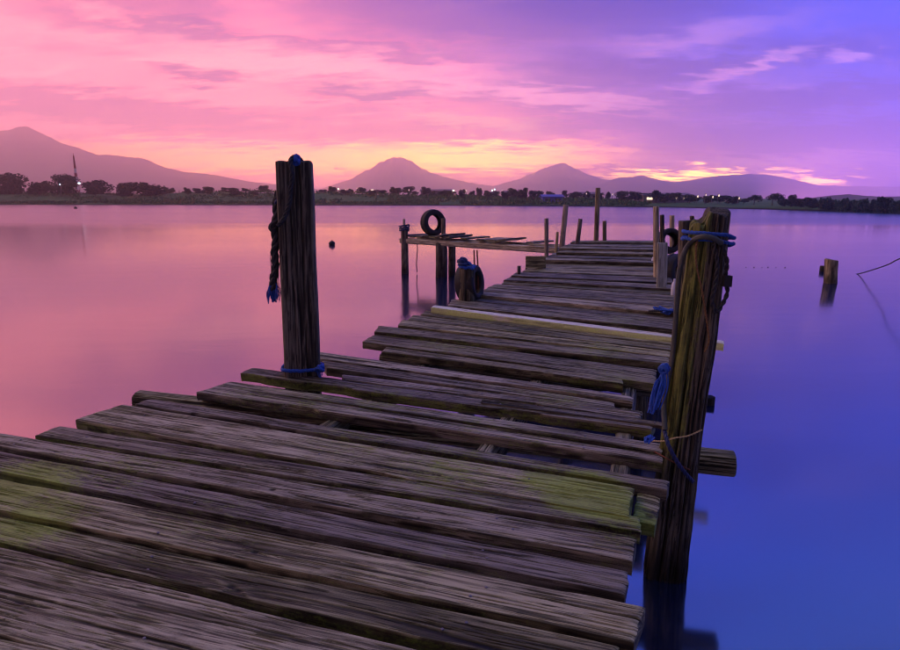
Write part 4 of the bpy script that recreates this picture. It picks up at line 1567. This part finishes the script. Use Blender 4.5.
street_lamp(372.5, 190.3, 30, M_LAMPW, "bright warm street lamp, strongest light on the far shore", 0.42)
street_lamp(453.5, 190.6, 30, M_LAMPW, "warm street lamp right of the low grey shed", 0.32)
street_lamp(338.5, 189, 34, M_LAMPW, "dim warm street lamp close right of the tall left post", 0.18)
street_lamp(492, 190.4, 34, M_LAMPC, "left of the twin white lamps behind the landing stage", 0.2)
street_lamp(494.5, 189.4, 36, M_LAMPC, "right of the twin white lamps behind the landing stage", 0.18)
street_lamp(574.5, 196.5, 26, M_LAMPW, "small warm lamp just right of the blue shed", 0.15)
street_lamp(718, 195.5, 26, M_LAMPS, "small warm lamp above the right bank", 0.12)
street_lamp(80, 183.2, 22, M_LAMPC, "cool white lamp glowing at the foot of the mast", 0.4)
street_lamp(61, 184.4, 22, M_LAMPC, "faint cool lamp under the trees left of the mast", 0.16)

for i, (x, y) in enumerate([(346, 189.5), (357, 188.2), (409, 190.0), (418, 191.0), (428, 190.4), (466, 190.6), (502, 190.2), (511, 191.5), (527, 191.0), (541, 190.6)]):
    street_lamp(x, y, 38 + (i * 7) % 11, M_LAMPS, ORD[i] + " faint town light counted rightwards from the tall left post", 0.08 + 0.03 * (i % 3), "faint town lights left of the pier end")
for i, (x, y) in enumerate([(586, 193.6), (612, 194.4), (624, 193.0), (636, 195.6), (647, 196.2), (697, 196.4), (705, 195.0), (712, 197.0), (728, 197.6), (738, 198.2)]):
    street_lamp(x, y, 34 + (i * 5) % 9, M_LAMPS, ORD[i] + " faint town light counted rightwards from the blue boat shed", 0.07 + 0.03 * (i % 3), "faint town lights right of the boat shed")

# mast
g = bank_point(78.5, 60)
tp = at_y(78.0, 155.5, g.y)
mast = empty("radio_mast", g, "slim red and white lattice mast above the left trees", "mast")
H = tp.z - g.z
segs = 9
for i in range(segs):
    z0_, z1_ = H * i / segs, H * (i + 1) / segs
    w0, w1 = 0.75 * (1 - i / segs) + 0.18, 0.75 * (1 - (i + 1) / segs) + 0.18
    mb = MB()
    cs = [(-1, -1), (1, -1), (1, 1), (-1, 1)]
    for k in range(4):
        a, b = cs[k], cs[(k + 1) % 4]
        A0 = g + Vector((a[0] * w0 / 2, a[1] * w0 / 2, z0_))
        A1 = g + Vector((a[0] * w1 / 2, a[1] * w1 / 2, z1_))
        B0 = g + Vector((b[0] * w0 / 2, b[1] * w0 / 2, z0_))
        B1 = g + Vector((b[0] * w1 / 2, b[1] * w1 / 2, z1_))
        mb.bar(A0, A1, 0.13).bar(A0, B1, 0.07).bar(B0, A1, 0.07).bar(A1, B1, 0.07)
    mb.build("section", M_STEELR if i % 2 == 0 or i > 5 else M_STEELW, mast, smooth=False)
MB().tube([g + Vector((0, 0, H)), g + Vector((0, 0, H * 1.06))], 0.05, 6).build("antenna", M_STEELR, mast)


# sheds
def shed(px, back, wpx, h, dep, wall, roof, label, lit=0, name="shed"):
    g = bank_point(px, back)
    w = wpx / F * g.y
    root = empty(name, g, label, "building")
    MB().box(g + Vector((0, dep / 2, h / 2 - 0.3)), (w, dep, h + 0.6)).build("wall", wall, root, smooth=False)
    rh = 0.55
    vs = [g + Vector((sx * (w / 2 + 0.3), y, z)) for sx in (-1, 1) for y, z in ((-0.4, h), (dep / 2, h + rh), (dep + 0.4, h), (-0.4, h + 0.12), (dep / 2, h + rh + 0.12), (dep + 0.4, h + 0.12))]
    fs = [(0, 6, 7, 1), (1, 7, 8, 2), (3, 4, 10, 9), (4, 5, 11, 10), (0, 3, 9, 6), (2, 8, 11, 5), (0, 1, 4, 3), (1, 2, 5, 4), (6, 9, 10, 7), (7, 10, 11, 8)]
    MB().add(vs, fs).build("roof", roof, root, smooth=False)
    nwin = max(2, int(w / 2.4))
    for i in range(nwin):
        x = -w / 2 + w * (i + 0.5) / nwin
        f = MB().box(g + Vector((x, -0.03, h * 0.58)), (min(1.3, w / nwin * 0.7), 0.08, h * 0.36)).build("window", M_LITWIN if R.random() < lit else M_GLASS, root, smooth=False)
    MB().box(g + Vector((w * 0.30, -0.05, h * 0.2)), (0.8, 0.1, h * 0.62)).build("door", roof, root, smooth=False)
    return root


shed(553, 9, 20, 1.5, 5, M_BLUEWALL, M_BLUEWALL, "small blue boat shed on the far bank behind the leaning poles", 0.0, "boat_shed")
shed(668, 34, 48, 1.5, 8, M_WALL, M_ROOF, "long pale warehouse with lit front behind the right-edge poles", 0.75, "warehouse")
shed(436, 44, 30, 1.7, 10, M_WALL, M_ROOF, "long low grey shed on the far shore above the standing tyre", 0.15)
shed(515, 48, 22, 1.6, 8, M_WALL, M_ROOF, "low grey house on the far shore left of the leaning poles", 0.3, "house")
shed(590, 44, 20, 1.5, 8, M_WALL, M_ROOF, "low house on the far shore behind the tallest pole", 0.2, "house")
